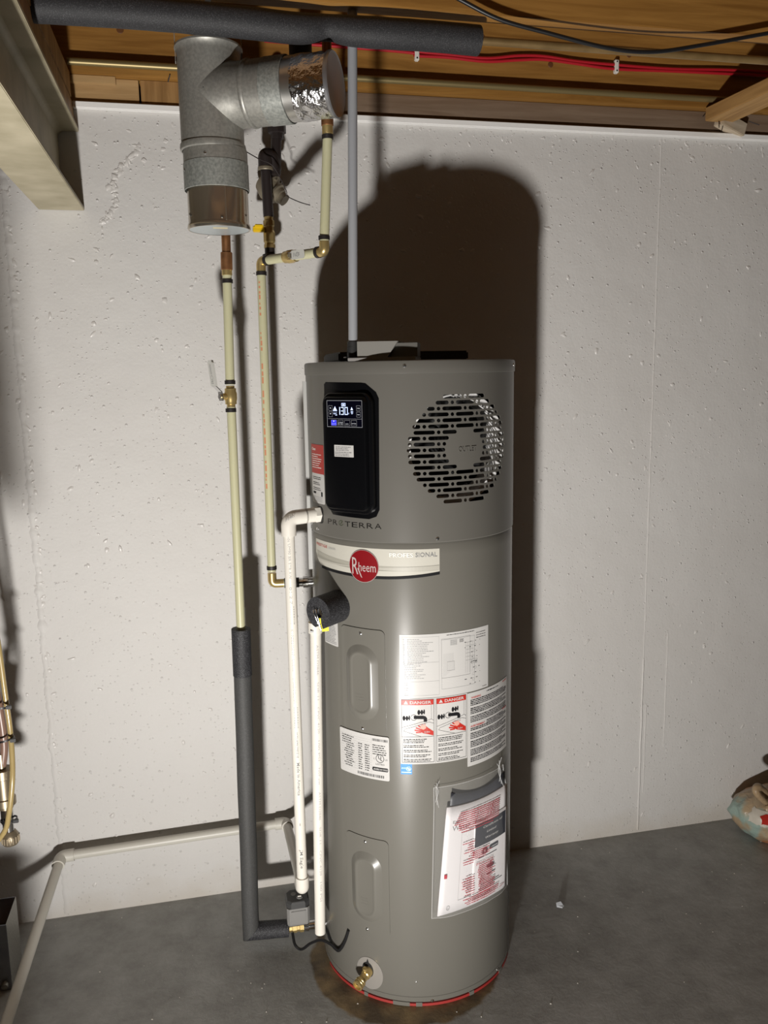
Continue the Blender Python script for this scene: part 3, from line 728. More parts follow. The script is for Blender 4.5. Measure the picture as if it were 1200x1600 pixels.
def rating_label():
    w, h = ph(-27.5)-ph(-58.5), .111
    b = cylpoly('rating_label', rrect(w, h, .004, 3, ph(-43), .6555), R, .0030, M_LABEL, H, .006)
    fn = lab(-58.5, .600, R+.0032); rnd = random.Random(4); a = Pr(); g = Pr()
    for i in range(15): g.rect(.004, .099-i*.0058, w*.68, .0992-i*.0058)
    g.rect(w*.39, .018, w*.393, .086); g.rect(w*.68, .012, w*.683, .104)
    for i in range(14):
        y = .0945-i*.0058; a.words(.008 if i < 4 else .014+.008*rnd.random(), w*.36-.012*rnd.random(), y, .0026, rnd)
        if i > 1: a.words(w*.42, w*.50, y, .0026, rnd); a.words(w*.55, w*.64, y, .0026, rnd)
    a.para(w*.70, w*.96, .092, 5, .0055, .0026, rnd, .15)
    a.ring(w*.835, .055, .0105, .0013); a.text('U', w*.805, .0535, .0085, bold=.02); a.text('L', w*.845, .0500, .0075, bold=.02)
    a.text('C', w*.715, .0515, .0042); a.text('US', w*.925, .0515, .0042); a.text('LISTED', w*.835, .0385, .0040, .022, 'c')
    x = w*.40
    while x < w*.90:
        k = rnd.uniform(.0007, .0022); a.rect(x, .0055, x+k, .0125); x += k+rnd.uniform(.0008, .002)
    x = w*.70
    while x < w*.97:
        k = rnd.uniform(.0006, .002); a.rect(x, .098, x+k, .104); x += k+rnd.uniform(.0008, .002)
    a.rect(w*.70, .0228, w*.97, .0322, .004); a.rect(w*.692, .0245, w*.978, .0305, .004)
    a.emit('label_print', fn, M_INK, b); g.emit('label_rules', fn, M_INKL, b)
    k = Pr(); k.text('AHRI', w*.712, .0252, .0046, .014, bold=.02); k.text('CERTIFIED', w*.815, .0255, .0040, .022, bold=.01); k.emit('label_print', lab(-58.5, .600, R+.0034), M_LABEL, b)
rating_label()

def small_labels():
    rnd = random.Random(6)
    w, h = ph(-58.7)-ph(-71), .0665
    b = cylpoly('caution_sticker', rrect(w, h, .002, 2, ph(-64.85), .945), R, .0007, M_LABEL, H, .006)
    a = Pr(); a.para(.005, w-.004, h-.002, 2, .0050, .0033, rnd, .2); a.para(.004, w-.004, h-.014, 12, .0040, .0022, rnd, .15)
    a.emit('sticker_print', lab(-71, .9118, R+.0009), M_INKG, b)
    # tall red and white sticker beside the control panel
    a0, a1 = -82, -66.6; w = ph(a1)-ph(a0)
    r_ = cylpoly('red_sticker', [(ph(a0), 1.327), (ph(a1), 1.327), (ph(a1), 1.3965), (ph(a0), 1.3965)], RS, .0007, mat('faded_red', (.34, .034, .028), .4, 0, .25), H, .006)
    w_ = cylpoly('white_sticker', rrect(w, .0718, .003, 2, (ph(a0)+ph(a1))/2, 1.2911), RS, .0007, M_LABEL, H, .006)
    a = Pr(); a.text('Clean', .006, .0555, .0065, .024, bold=.02); a.para(.006, w-.008, .050, 7, .0052, .0022, rnd, .3); a.emit('sticker_print', lab(a0, 1.327, RS+.0009), M_CLIP, r_)
    a = Pr()
    for y in (.060, .047, .034): a.para(.008, w-.012, y+.006, 2, .0042, .0022, rnd, .3)
    a.rect(.008, .0225, .026, .0275); a.rect(w-.015, .018, w-.008, .029); a.emit('sticker_print', lab(a0, 1.2552, RS+.0009), M_INK, w_)
    a = Pr(); a.para(.008, w-.008, .018, 4, .0035, .0018, rnd, .1); a.emit('sticker_print', lab(a0, 1.2552, RS+.0009), M_INKL, w_)
    # energy sticker
    w = ph(-15.5)-ph(-21.5)
    e = cylpoly('energy_sticker', [(ph(-21.5), .6203), (ph(-15.5), .6203), (ph(-15.5), .6465), (ph(-21.5), .6465)], R, .0007, M_BLUE, H, .006)
    a = Pr(); a.text('energy', .002, .014, .0050, .017, shear=.3); a.ring(.019, .014, .0058, .0007, 16); a.rect(.002, .0042, w-.002, .0062)
    c, s_ = (.0200, .0130), .0045
    a.poly([(c[0]+s_*(1 if k % 2 == 0 else .4)*sin(pi*k/5), c[1]+s_*(1 if k % 2 == 0 else .4)*cos(pi*k/5)) for k in range(10)])
    a.emit('sticker_print', lab(-21.5, .6203, R+.0009), mat('pale_blue', (.55, .75, .95), .4), e)
small_labels()

def wiring_label():
    a0, a1, z0, z1 = -21.2, 30.3, .8105, .9645; w, h = ph(a1)-ph(a0), z1-z0; rnd = random.Random(8)
    b = cylpoly('wiring_diagram_label', [(ph(a0), z0), (ph(a1), z0), (ph(a1), z1), (ph(a0), z1)], R, .0006, M_LABEL, H, .006)
    a = Pr(); g = Pr(); g.frame(.006, .006, w*.40, h-.006, .0004); g.rect(.006, .086, w*.40, .0864); g.rect(.006, .040, w*.40, .0404)
    for i in range(15): y = h-.012-i*.0042; g.words(.008, .012, y, .0018, rnd); g.words(.018, .018+rnd.uniform(.025, .062), y, .0018, rnd)
    for i in range(9): y = .082-i*.0043; g.words(.010, .010+rnd.uniform(.02, .05), y, .0018, rnd)
    for i in range(8): y = .036-i*.0042; g.words(.010, .020, y, .0016, rnd)
    x0 = w*.425
    g.frame(x0, .018, w-.045, h-.016, .0005); a.frame(x0, .045, x0+.075, h-.014, .0004)
    for i in range(6): g.rect(x0+.062, h-.030-i*.0088, x0+.085, h-.0295-i*.0088); g.rect(x0+.062+i*.005, .05, x0+.0624+i*.005, h-.03)
    for i in range(9): g.rect(x0+.005+i*.003, .048+i*.002, x0+.0053+i*.003, h-.05)
    a.frame(x0+.014, .062, x0+.032, .084, .0004); a.frame(x0+.078, .070, x0+.096, .080, .0004); a.words(x0+.079, x0+.094, .074, .0022, rnd)
    for i in range(7): g.ring(x0+.075+rnd.uniform(0, .02), .030+i*.014, .0035, .0004, 10)
    for i in range(9): a.words(x0+rnd.uniform(.055, .09), w-.028, .020+i*.013, .0018, rnd, gap=6)
    for i in range(3): a.words(w-.040, w-.010, h-.012-i*.006, .0018, rnd)
    a.words(w*.48, w*.80, h-.006, .0020, rnd); a.words(w-.02, w-.006, .005, .0016, rnd)
    for i in range(6):                                   # hatched blocks
        for j in range(8): g.rect(x0+.022+j*.0022, h-.020-i*.0022, x0+.0235+j*.0022, h-.0188-i*.0022); 
    for i in range(4):
        for j in range(5): a.rect(x0+.046+j*.0022, h-.020-i*.0022, x0+.0475+j*.0022, h-.0188-i*.0022)
    fn = lab(a0, z0, R+.0008); a.emit('label_print', fn, M_INK, b); g.emit('label_print', fn, M_INKG, b)
wiring_label()

def danger_label():
    a0, a1, z0, z1 = -21.4, 15.4, .646, .8095; W_, h = ph(a1)-ph(a0), z1-z0; rnd = random.Random(9)
    b = cylpoly('danger_label', [(ph(a0), z0), (ph(a1), z0), (ph(a1), z1), (ph(a0), z1)], R, .0007, M_LABEL, H, .006)
    k = Pr(); r = Pr(); wt = Pr(); p = Pr(); w = W_/2
    for i in range(2):
        x = i*w+.003; x1 = x+w-.006
        k.frame(x, .004, x1, h-.0025, .0008); k.rect(x, .0685, x1, .0692)
        r.rect(x+.0008, h-.0160, x1-.0008, h-.0033)
        wt.text('DANGER', x+.0205, h-.0130, .0072, .050, bold=.02)
        wt.poly([(x+.006, h-.0135), (x+.016, h-.0135), (x+.011, h-.0050)]); 
        k.text('!', x+.011, h-.0125, .005, align='c')
        # basin lines
        k.line((x+.001, .092), (x1-.006, .112), .0006); k.line((x1-.006, .112), (x1-.006, h-.016), .0006); k.line((x1-.006, .112), (x1, .108), .0006)
        k.line((x+.008, .088), (x1-.012, .105), .0006); k.line((x+.008, .088), (x+.005, .083), .0006); k.line((x+.005, .083), (x+.045, .0695), .0006); k.line((x1-.012, .105), (x1-.001, .101), .0006)
        # tap: escutcheons, handle wheels, curved spout
        k.ring(x+.029, .117, .0075, .0009, 16); k.poly([(x+.029, .1135), (x+.052, .1125), (x+.0525, .1055), (x+.060, .1055), (x+.0605, .1135), (x+.057, .1190), (x+.050, .1212), (x+.029, .1215)])
        for cx, cy in ((x+.0150, .1150), (x+.050, .1295)):
            k.disc(cx-.009, cy, .0035, .0062, 10); k.disc(cx-.002, cy, .0030, .0062, 10); k.disc(cx+.0035, cy+.001, .0020, .0065, 8); k.rect(cx-.009, cy-.0015, cx+.004, cy+.0015)
        # scalded hand in the water
        r.poly([(x1-.0012, .0705), (x1-.0012, .0810), (x1-.014, .0905), (x1-.020, .0955), (x1-.0235, .0955), (x1-.022, .0900), (x1-.032, .0880), (x1-.033, .0830), (x1-.026, .0775), (x1-.014, .0745)])
        for fx, fy, gx, gy in ((-.030, .0800, -.0430, .0795), (-.031, .0830, -.0460, .0855), (-.030, .0860, -.0430, .0915), (-.027, .0890, -.0370, .0965)):
            r.line((x1+fx, fy), (x1+gx, gy), .0034)
        p.poly([(x1-.0300, .0985), (x1-.0200, .0985), (x1-.0185, .0900), (x1-.0250, .0860), (x1-.0330, .0900)])
        r.text('HOT' if i == 0 else 'Chaud', x1-.025, .0975, .0040, .012 if i == 0 else .018, 'c')
        wt.text('BURN' if i == 0 else 'Bouillant', x1-.0165, .0785, .0042, .0125, 'c')
        for y, n in ((.0655, 3), (.0500, 2), (.0380, 2), (.0260, 2), (.0150, 2)): k.para(x+.004, x1-.006, y, n, .0040, .0022, rnd, .3)
    k.rect(w-.0003, .002, w+.0003, h-.002)
    k.emit('label_print', lab(a0, z0, R+.0011), M_INK, b); r.emit('label_print', lab(a0, z0, R+.0009), M_RED, b); p.emit('label_print', lab(a0, z0, R+.0011), mat('pink_ink', (.62, .30, .24), .5), b)
    wt.emit('label_print', lab(a0, z0, R+.0013), M_LABEL, b)
    a0, a1, z0, z1 = 15.7, 51.2, .622, .8075; w, h = ph(a1)-ph(a0), z1-z0
    b = cylpoly('warning_label', [(ph(a0), z0), (ph(a1), z0), (ph(a1), z1), (ph(a0), z1)], R, .0009, M_LABEL, H, .006)
    k = Pr(); r = Pr(); y = h-.006
    r.text('WARNING', .010, h-.0150, .0048, .030, bold=.02); r.text('AVERTISSEMENT', .008, .0985, .0048, .046, bold=.02); r.words(w-.030, w-.006, .108, .0040, rnd); r.words(w-.03, w-.006, h-.006, .0030, rnd)
    k.words(.06, w-.05, h-.0085, .0028, rnd); n = 0
    yy = h-.020
    while yy > .006:
        if not .094 < yy < .104 or True:
            if n % 5 != 4: k.words(.008 if not (.096 < yy < .104) else .060, w-.008-.03*rnd.random()*(n % 3 == 0), yy, .0027, rnd, 1.0, .35)
        yy -= .0042; n += 1
    k.emit('label_print', lab(a0, z0, R+.0012), M_INK, b); r.emit('label_print', lab(a0, z0, R+.0013), M_RED, b)
danger_label()

def drain_valve():
    c0 = cp(ph(-42), .0705, R); n = Vector((sin(radians(-42)), -cos(radians(-42)), 0))
    pl = cylpoly('valve_plate', [(ph(-42)+.038*cos(2*pi*k/40), .0705+.0435*sin(2*pi*k/40)) for k in range(40)], R-.001, .0022, mat('plate_grey', (.24, .225, .205), .42), H, .006)
    hp = [(ph(-43)+.0165*cos(2*pi*k/28), .079+.021*sin(2*pi*k/28)+(.010 if k in (7,) else 0)) for k in range(28)]
    cylpoly('valve_opening', hp, R+.0008, .0006, M_BLACKM, H, .006)
    v = empty('drain_valve', c0); v.parent = H; v.matrix_parent_inverse = Matrix.Translation(H.location).inverted()
    a = cp(ph(-42.5), .076, R-.002); d = (n+Vector((-.12, 0, -.22))).normalized()
    lathe('valve_body', [(0, 0), (.0125, 0), (.0125, .018), (.0105, .020), (.0105, .034), (.0135, .036), (.0135, .040), (.0125, .041), (.0135, .042), (.0135, .046), (.0125, .047), (.0135, .048), (.0135, .053), (.010, .054), (.010, .048), (0, .048)], M_BRASS, v, a, d, 28)
    lathe('valve_stem', [(0, 0), (.0045, 0), (.0045, .016), (.0065, .017), (.0065, .021), (0, .022)], M_BRASS, v, a+d*.018, (0, 0, 1), 16)
    box('valve_slot', (-.006, -.0006, 0), (.006, .0006, .001), M_INK, v, mtx=Matrix.Translation(a+d*.048) @ d.to_track_quat('Z', 'Y').to_matrix().to_4x4())
drain_valve()

def junction_box():
    j = empty('junction_box', (-.12, -.47, 1.5893)); j.parent = H; j.matrix_parent_inverse = Matrix.Translation(H.location).inverted()
    prof = [(-.167, 1.5962), (-.167, 1.6310), (-.076, 1.6305), (-.099, 1.5962)]
    TR = Matrix.Translation((-.167, -.530, 0)) @ Matrix.Rotation(radians(-21), 4, 'Z') @ Matrix.Translation((.167, .530, 0))
    loft('box_cover', [[TR @ Vector((x, y, z)) for x, z in prof] for y in (-.530, -.42)], M_JBOX, j, smooth=False)
    box('box_base', (-.188, -.535, 1.5885), (-.036, -.42, 1.596), mat('base_grey', (.22, .21, .20), .4), j, .001, mtx=TR)
    box('box_side', (-.098, -.515, 1.596), (-.034, -.45, 1.6275), mat('smoke_plastic', (.10, .095, .085), .35), j, .001, mtx=TR)
    rod('connector', (-.1725, -.505, 1.596), (-.1725, -.505, 1.622), .0128, M_BLACKM, j, 20, .002)
    lathe('screw', [(.004, 0), (.004, .0015), (0, .003)], M_SCREW, j, (-.192, -.522, 1.596), (0, 0, 1), 12)
junction_box()

# ------------------------------------------------------------------ document pouch on the tank
def pouch():
    p = empty('document_pouch', cp(ph(24), .25, .262), 'clear plastic pouch of printed papers taped to the heater', 'document pouch')
    # corners (phi, z, r) measured from the picture; sheets bow with the tank
    def sheet(TLc, TRc, BLc, BRc, off):
        def f(s, t):
            q = [(1-s)*(1-t)*a+s*(1-t)*b+(1-s)*t*c+s*t*d for a, b, c, d in zip(BLc, BRc, TLc, TRc)]
            return cp(ph(q[0]), q[1], q[2]+off)
        return f
    bk0 = sheet((1.7, .5392, .2645), (43.1, .5405, .2645), (-3.67, .260, .2660), (42.1, .262, .2645), 0)
    def bk(s, t):
        q = bk0(s, t); n = (q-Vector((TX, TY, q.z))).normalized(); return q+n*(.0100*(2*s-1)**2)
    def grid(name, f, m, n=14, k=8, th=0, parent=p, s0=0, s1=1, t0=0, t1=1):
        V = [f(s0+(s1-s0)*i/n, t0+(t1-t0)*j/k) for j in range(k+1) for i in range(n+1)]
        Fc = [(j*(n+1)+i, j*(n+1)+i+1, (j+1)*(n+1)+i+1, (j+1)*(n+1)+i) for j in range(k) for i in range(n)]
        o = mo(name, V, Fc, m, parent, True)
        if th: s = o.modifiers.new('t', 'SOLIDIFY'); s.thickness = th; s.offset = 0
        return o
    bow = lambda s: .028*4*s*(1-s)                         # the top edge of the manual sags in the middle
    man = lambda off: (lambda s, t: bk(s, t*(1-bow(s)*.9))+(bk(s, t)-Vector((TX, TY, bk(s, t).z))).normalized()*off)
    grid('dark_folder', lambda s, t: bk(.05+.93*s, .5+t*.62-.06*4*s*(1-s)*t)+(bk(s, .5)-Vector((TX, TY, bk(s, .5).z))).normalized()*-.0030, M_PAPERD, th=.001)
    m = grid('manual', man(.0), M_PAPER, th=.004)
    W_, h = .212, .279
    fn = lambda off: (lambda u, v: man(off)(u, v))
    g = Pr()
    def T(pr, s, x, y, hh, w, **k):                        # text in sheet fractions
        pr.text(s, x, y, hh, w, **k)
    T(g, 'Electric', .10, .845, .026, .20); T(g, 'Water', .10, .775, .048, .26)
    g.frame(.24, .10, .50, .74, .0025); g.rect(.34, .755, .44, .760)
    g.ring(.12, .055, .022, .004, 16); g.text('UL', .12, .045, .018, .02, 'c')
    g.emit('manual_print', fn(.0026), M_INKG, m)
    cert = grid('certificate', man(.0042), M_PAPER, th=.0006, s0=.42, s1=.985, t0=.02, t1=.80)
    k = Pr(); k.poly([(.435, .545), (.95, .548), (.95, .770), (.435, .770)]); 
    V = []; Fc = []
    for i in range(9):
        x = .435+(.95-.435)*i/8; V += [(x, .555), (x, .772)]
    k = Pr(); k.add(V, [(2*i, 2*i+2, 2*i+3, 2*i+1) for i in range(8)]); k.emit('certificate_print', fn(.0050), M_PAPERD, cert)
    t = Pr(); T(t, 'Certificate of', .56, .715, .022, .33, shear=.2); T(t, 'Limited', .62, .66, .022, .16, shear=.2); T(t, 'Warranty', .60, .605, .022, .22, shear=.2)
    t.emit('certificate_print', fn(.0055), M_LABEL, cert)
    t = Pr()
    t.disc(.60, .49, .055, .032, 18); t.add(*(lambda P: (P, [tuple(range(len(P)))]))(rrect(.15, .045, .015, 3, .75, .50)))
    leaf = [(0, 1), (.16, .62), (.34, .72), (.28, .25), (.5, .48), (.58, .34), (.9, .40), (.80, .15), (.95, .05), (.5, -.30), (.55, -.46), (.06, -.40), (.06, -.8)]
    lf = leaf+[(-x, y) for x, y in reversed(leaf) if x > 0]
    t.poly([(.70+x*.075, .32+y*.042) for x, y in lf])
    rnd = random.Random(13)
    t.rect(.50, .435, .80, .443); t.rect(.64, .245, .78, .252); t.rect(.55, .165, .85, .173); t.rect(.58, .145, .90, .152); t.rect(.52, .125, .76, .132)
    t.emit('certificate_print', fn(.0050), M_PAPERD, cert)
    t = Pr(); t.ring(.60, .49, .050, .006, 16); t.text('R', .60, .475, .028, .03, 'c'); t.rect(.69, .495, .81, .500); t.emit('certificate_print', fn(.0055), M_PAPER, cert)
    # clear pouch with red warning print, front and back films
    film = sheet((-4.4, .5885, .262), (42.5, .590, .262), (-6.6, .2564, .268), (44.2, .2590, .2655), .0)
    def ff(s, t):
        q = film(s, t); n = (q-Vector((TX, TY, q.z))).normalized()
        return q+n*((.0095*min(1, 6*s*(1-s)+.15)+.0085*(2*s-1)**2)*(1 if t < .85 else max(.3, 1-(t-.85)*6))+.0012*pnoise((s*9, t*7, 1)))
    fr = grid('clear_film', ff, M_FILM, 24, 24)
    top = [ff(s/20, 1)+Vector((0, 0, .012*pnoise((s*.7, 2, 4)))) for s in range(21)]
    tube('film_edge', [ff(s/20, 1) for s in range(21)], .0007, mat('film_edge', (.75, .75, .75), .2, alpha=.32), p, 6)
    tube('film_edge', [ff(0, s/20) for s in range(21)], .0007, MATS['film_edge'], p, 6)
    tube('film_edge', [ff(1, s/20) for s in range(21)], .0008, MATS['film_edge'], p, 6)
    tube('film_edge', [ff(s/20, 0) for s in range(21)], .0006, MATS['film_edge'], p, 6)
    # folded film corners at the two tapes
    for q, dz in ((.03, .016), (.90, .026)):
        a = ff(q, 1)
        for k in range(3):
            e_ = a+Vector((.006*(k-1), -.003, dz*(.5+.3*k)))
            tube('film_tuck', spline([ff(q, .90-.02*k)+Vector((.004*(k-1), -.003, 0)), a+Vector((.003*(1-k), -.005, -.006)), e_], 6), .0006, MATS['film_edge'], p, 6)
    r = Pr(); rnd = random.Random(21)
    def lines(x0f, x1f, ys, hh=.0105):
        for y in ys: r.words(x0f(y), x1f(y), y, hh, rnd, .9, .35)
    def dec(a, b, st): 
        out = []; y = a
        while y > b: out.append(y); y -= st
        return out
    lines(lambda y: .24+(.90-y)*-.9 if y > .78 else .20, lambda y: .86-.25*(.87-y), dec(.885, .735, .0185))
    lines(lambda y: .22+.03*rnd.random(), lambda y: .70+.06*rnd.random(), dec(.715, .70, .02))
    lines(lambda y: .24+.14*rnd.random(), lambda y: .38+.06*rnd.random(), dec(.60, .40, .021))
    lines(lambda y: .40, lambda y: .58+.12*rnd.random(), dec(.50, .42, .017))
    r.text('IMPORTANTE', .45, .365, .024, .27)
    lines(lambda y: .46+.04*rnd.random(), lambda y: .66+.10*rnd.random(), dec(.35, .10, .0165))
    lines(lambda y: .22+.08*rnd.random(), lambda y: .42, dec(.28, .12, .021))
    lines(lambda y: .24+.1*rnd.random(), lambda y: .74+.1*rnd.random(), dec(.095, .045, .0165))
    r.words(.82, .93, .060, .008, rnd)
    r.poly([(.020, .335), (.055, .335), (.055, .370), (.020, .370)])
    def fp(u, v):
        q = ff(.10+.87*u, .01+.87*v); n = (q-Vector((TX, TY, q.z))).normalized(); return q+n*.0003
    r.emit('film_print', fp, mat('rose_ink', (.36, .045, .06), .5), fr)
pouch()

# ------------------------------------------------------------------ pipe work
def crimp(p, c, d, r=.0132, l=.009): 
    d = Vector(d).normalized(); c = Vector(c); return sleeve('crimp_ring', c-d*l/2, c+d*l/2, r, r-.0028, M_CRIMP, p, 24)
def ball_valve(p, c, d, hn, side, lever_dir, lever_len=.075, st=.028, up=.014, l1=.012, l2=.026):
    """brass valve body centred at c along d; stem towards hn; lever bends along lever_dir"""
    v = empty('ball_valve', c); v.parent = p; v.matrix_parent_inverse = Matrix.Translation(p.location).inverted()
    c = Vector(c); d = Vector(d).normalized(); hn = Vector(hn).normalized(); lv = Vector(lever_dir).normalized()
    lathe('valve_body', [(0, -.026), (.0105, -.026), (.0105, -.020), (.0140, -.019), (.0140, -.012), (.0155, -.007), (.0155, .007), (.0140, .012), (.0140, .019), (.0105, .020), (.0105, .026), (0, .026)], M_BRASS, v, c, d, 24)
    lathe('valve_stem', [(0, .004), (.008, .004), (.008, st-.004), (.006, st-.003), (.006, st+.002), (0, st+.002)], M_BRASS, v, c, hn, 16)
    lathe('stem_nut', [(0, st-.002), (.0062, st-.002), (.0062, st+.0045), (0, st+.0045)], M_CHROME, v, c, hn, 6, smooth=False)
    s = c+hn*st; w = d.cross(hn).normalized() if abs(lv.dot(d)) > .5 else d
    pts = [s-lv*.010, s+lv*l1, s+lv*l2+hn*up, s+lv*lever_len+hn*up]
    Vv = []; Fc = []; n_ = Vector((0, 0, 0))
    for i, q in enumerate(pts):
        t = (pts[min(i+1, 3)]-pts[max(i-1, 0)]).normalized(); nn = t.cross(w).normalized(); hw = .0085 if i else .008
        for a, b in ((-1, -1), (1, -1), (1, 1), (-1, 1)): Vv.append(q+w*hw*a+nn*.0012*b)
    for i in range(3):
        for k in range(4): Fc.append((4*i+k, 4*i+(k+1) % 4, 4*i+4+(k+1) % 4, 4*i+4+k))
    Fc += [(0, 1, 2, 3), (12, 13, 14, 15)]
    mo('lever', Vv, Fc, M_CHROME, v)
    gl = [[q for q in (pts[2]*(1-k)+pts[3]*k+w*.0102*a+hn*.003*b for a, b in ((-1, -1), (1, -1), (1, 1), (-1, 1)))] for k in (0, .9)]
    e = pts[3]; gl.append([e+w*.006*a+hn*.0028*b for a, b in ((-1, -1), (1, -1), (1, 1), (-1, 1))])
    gp = loft('lever_grip', gl, M_LEVER, v, smooth=False)
    pr = Pr(); pr.ring(.020, 0, .0055, .0008, 12); pr.rect(.006, -.005, .0072, .005); pr.rect(.0095, -.005, .0105, .003); pr.rect(.012, -.003, .013, .005)
    pr.rect(.028, -.003, lever_len-.034, -.0018); pr.rect(.028, .001, lever_len-.036, .0022)
    o0 = pts[2]+hn*.0032; pr.emit('lever_print', lambda a, b: o0+lv*a+w*b, M_INKG, gp)
    return v
def elbow(name, p, a, b, c, r, m, lip=.0, rad=.018):
    pts = fillet([a, b, c], rad, 10); o = tube(name, pts, r, m, p, 20)
    return o

def cold_line():
    x, y = -.441, -.285; p = empty('cold_water_pipe', (x, y, .05), 'pale plastic water pipe with lever valve and long grey foam sleeve', 'water pipe')
    rod('copper_stub', (x+.014, y, 2.318), (x+.008, y, 1.852), .0108, M_COPPER, p)
    rod('copper_coupling', (x+.008, y, 1.853), (x+.007, y, 1.812), .0140, M_COPPER, p, 24, .001)
    rod('brass_adapter', (x+.007, y, 1.812), (x+.007, y, 1.80), .0125, M_BRASS, p)
    rod('pipe', (x+.007, y, 1.800), (x+.002, y, 1.54), .0112, M_PEX, p)
    crimp(p, (x+.007, y, 1.786), (0, 0, 1))
    ball_valve(p, (x+.002, y, 1.512), (0, 0, 1), (-.85, -.5, 0), None, (-.10, -.05, 1), .088)
    crimp(p, (x+.002, y, 1.546), (0, 0, 1)); crimp(p, (x+.001, y, 1.478), (0, 0, 1))
    rod('pipe', (x+.002, y, 1.486), (x, y, .86), .0112, M_PEX, p)
    # pipe foam: a speckled top length, a long grey length, a mitred turn near the floor
    sleeve('foam_sleeve', (x, y, .92), (x-.001, y, .795), .0245, .0118, M_FOAM, p, label='speckled black foam collar at the top of the sleeve')
    zf = .062
    V = []; Fc = []; n = 32; tops = .802
    rr = .0228
    def wob(a, z): return rr*(1+.05*pnoise((cos(a), sin(a)*.7, z*5)))
    zs = [tops-(tops-.12)*i/14 for i in range(15)]
    for z in zs:
        for k in range(n):
            a = 2*pi*k/n; V.append((x-.001-.010*(1-(z-.1)/.7)+wob(a, z)*cos(a), y+wob(a, z)*sin(a), z))
    for k in range(n):                                    # mitre
        a = 2*pi*k/n; V.append((x-.011+rr*cos(a), y+rr*sin(a), zf-rr*cos(a)*-1*1.0))
    m = len(zs)
    for i in range(m):
        for k in range(n):
            k2 = (k+1) % n; Fc.append((i*n+k, i*n+k2, (i+1)*n+k2, (i+1)*n+k))
    Fc.append(tuple(range(n))); Fc.append(tuple(m*n+k for k in range(n)))
    mo('foam_sleeve', V, Fc, M_FOAMG, p, True, None, 50)
    V = []; Fc = []; x1 = -.352
    for k in range(n):
        a = 2*pi*k/n; V.append((x-.0105+rr*cos(a), y+rr*sin(a)*1.0, zf+rr*cos(a)))
    for k in range(n):
        a = 2*pi*k/n; V.append((x1, y-.012+rr*sin(a), zf+rr*cos(a)))
    Fc = [(k, (k+1) % n, n+(k+1) % n, n+k) for k in range(n)]+[tuple(range(n)), tuple(range(n, 2*n))]
    mo('foam_sleeve', V, Fc, M_FOAM, p, True, 'short speckled foam length lying along the floor', 50)
    rod('pipe', (x1-.02, y-.012, zf), (-.345, y-.012, zf), .0112, M_PEX, p)
cold_line()

def actuator():
    y = -.299; z = .062; p = empty('valve_actuator', (-.322, y, .05), 'grey boxed motor valve with dark top by the floor', 'motor valve')
    lathe('brass_body', [(0, 0), (.0105, 0), (.0105, .010), (.0135, .011), (.0135, .022), (.0115, .023), (.0115, .030), (.0145, .031), (.0145, .041), (0, .041)], M_BRASS, p, (-.3515, y, z), (1, 0, 0), 8, smooth=False)
    lathe('chrome_nut', [(0, 0), (.0155, 0), (.0155, .014), (.0125, .015), (.0125, .055), (0, .055)], M_CHROME, p, (-.3105, y, z), (1, 0, 0), 20)
    def oc(w, h, c): return [(-w+c, -h), (w-c, -h), (w, -h+c), (w, h-c), (w-c, h), (-w+c, h), (-w, h-c), (-w, -h+c)]
    cx = -.325
    loft('housing', [[(cx+a, y+b, zz) for a, b in oc(w, w, c)] for zz, w, c in ((.076, .012, .003), (.086, .012, .003), (.0865, .0285, .005), (.092, .0305, .006), (.118, .0305, .006), (.138, .0305, .006))], M_ACT, p, smooth=False)
    box('housing_rib', (cx-.020, y-.0330, .094), (cx+.020, y-.030, .132), M_ACT, p, .001)
    loft('top_cap', [[(cx+a, y+b, zz) for a, b in oc(w, w, c)] for zz, w, c in ((.138, .0312, .012), (.152, .0312, .012), (.156, .029, .012), (.1575, .0275, .011))], M_ACTD, p, smooth=False)
    lathe('dial', [(.0085, 0), (.0085, .002), (.007, .003), (.007, .0018), (0, .0018)], M_ACT, p, (cx+.006, y-.010, .1570), (0, 0, 1), 20)
    box('dial_pointer', (cx+.001, y-.0125, .1585), (cx+.011, y-.0075, .1625), M_CLIP, p, .001)
    lathe('dial', [(.007, 0), (.007, .001), (0, .001)], M_ACT, p, (cx-.009, y+.008, .1573), (0, 0, 1), 18)
    # sensor lead to the tank
    t0 = cp(ph(-57), .195, R+.003)
    pts = [(-.342, y-.012, .055), (-.338, y-.035, .035), (-.322, y-.05, .030), (-.300, y-.075, .062), (-.275, y-.10, .085), tuple(cp(ph(-72), .085, R+.008)), tuple(cp(ph(-64), .090, R+.008)), tuple(cp(ph(-59), .125, R+.006)), tuple(cp(ph(-56), .165, R+.003))]
    tube('sensor_cable', spline(pts, 8), .0038, M_CABLE, p, 10)
    tube('sensor_cable', spline([(-.265, y-.03, .10), tuple(cp(ph(-80), .105, R+.006)), tuple(cp(ph(-72), .083, R+.006)), tuple(cp(ph(-66), .083, R+.005))], 6), .0032, M_CABLE, p, 8)
actuator()

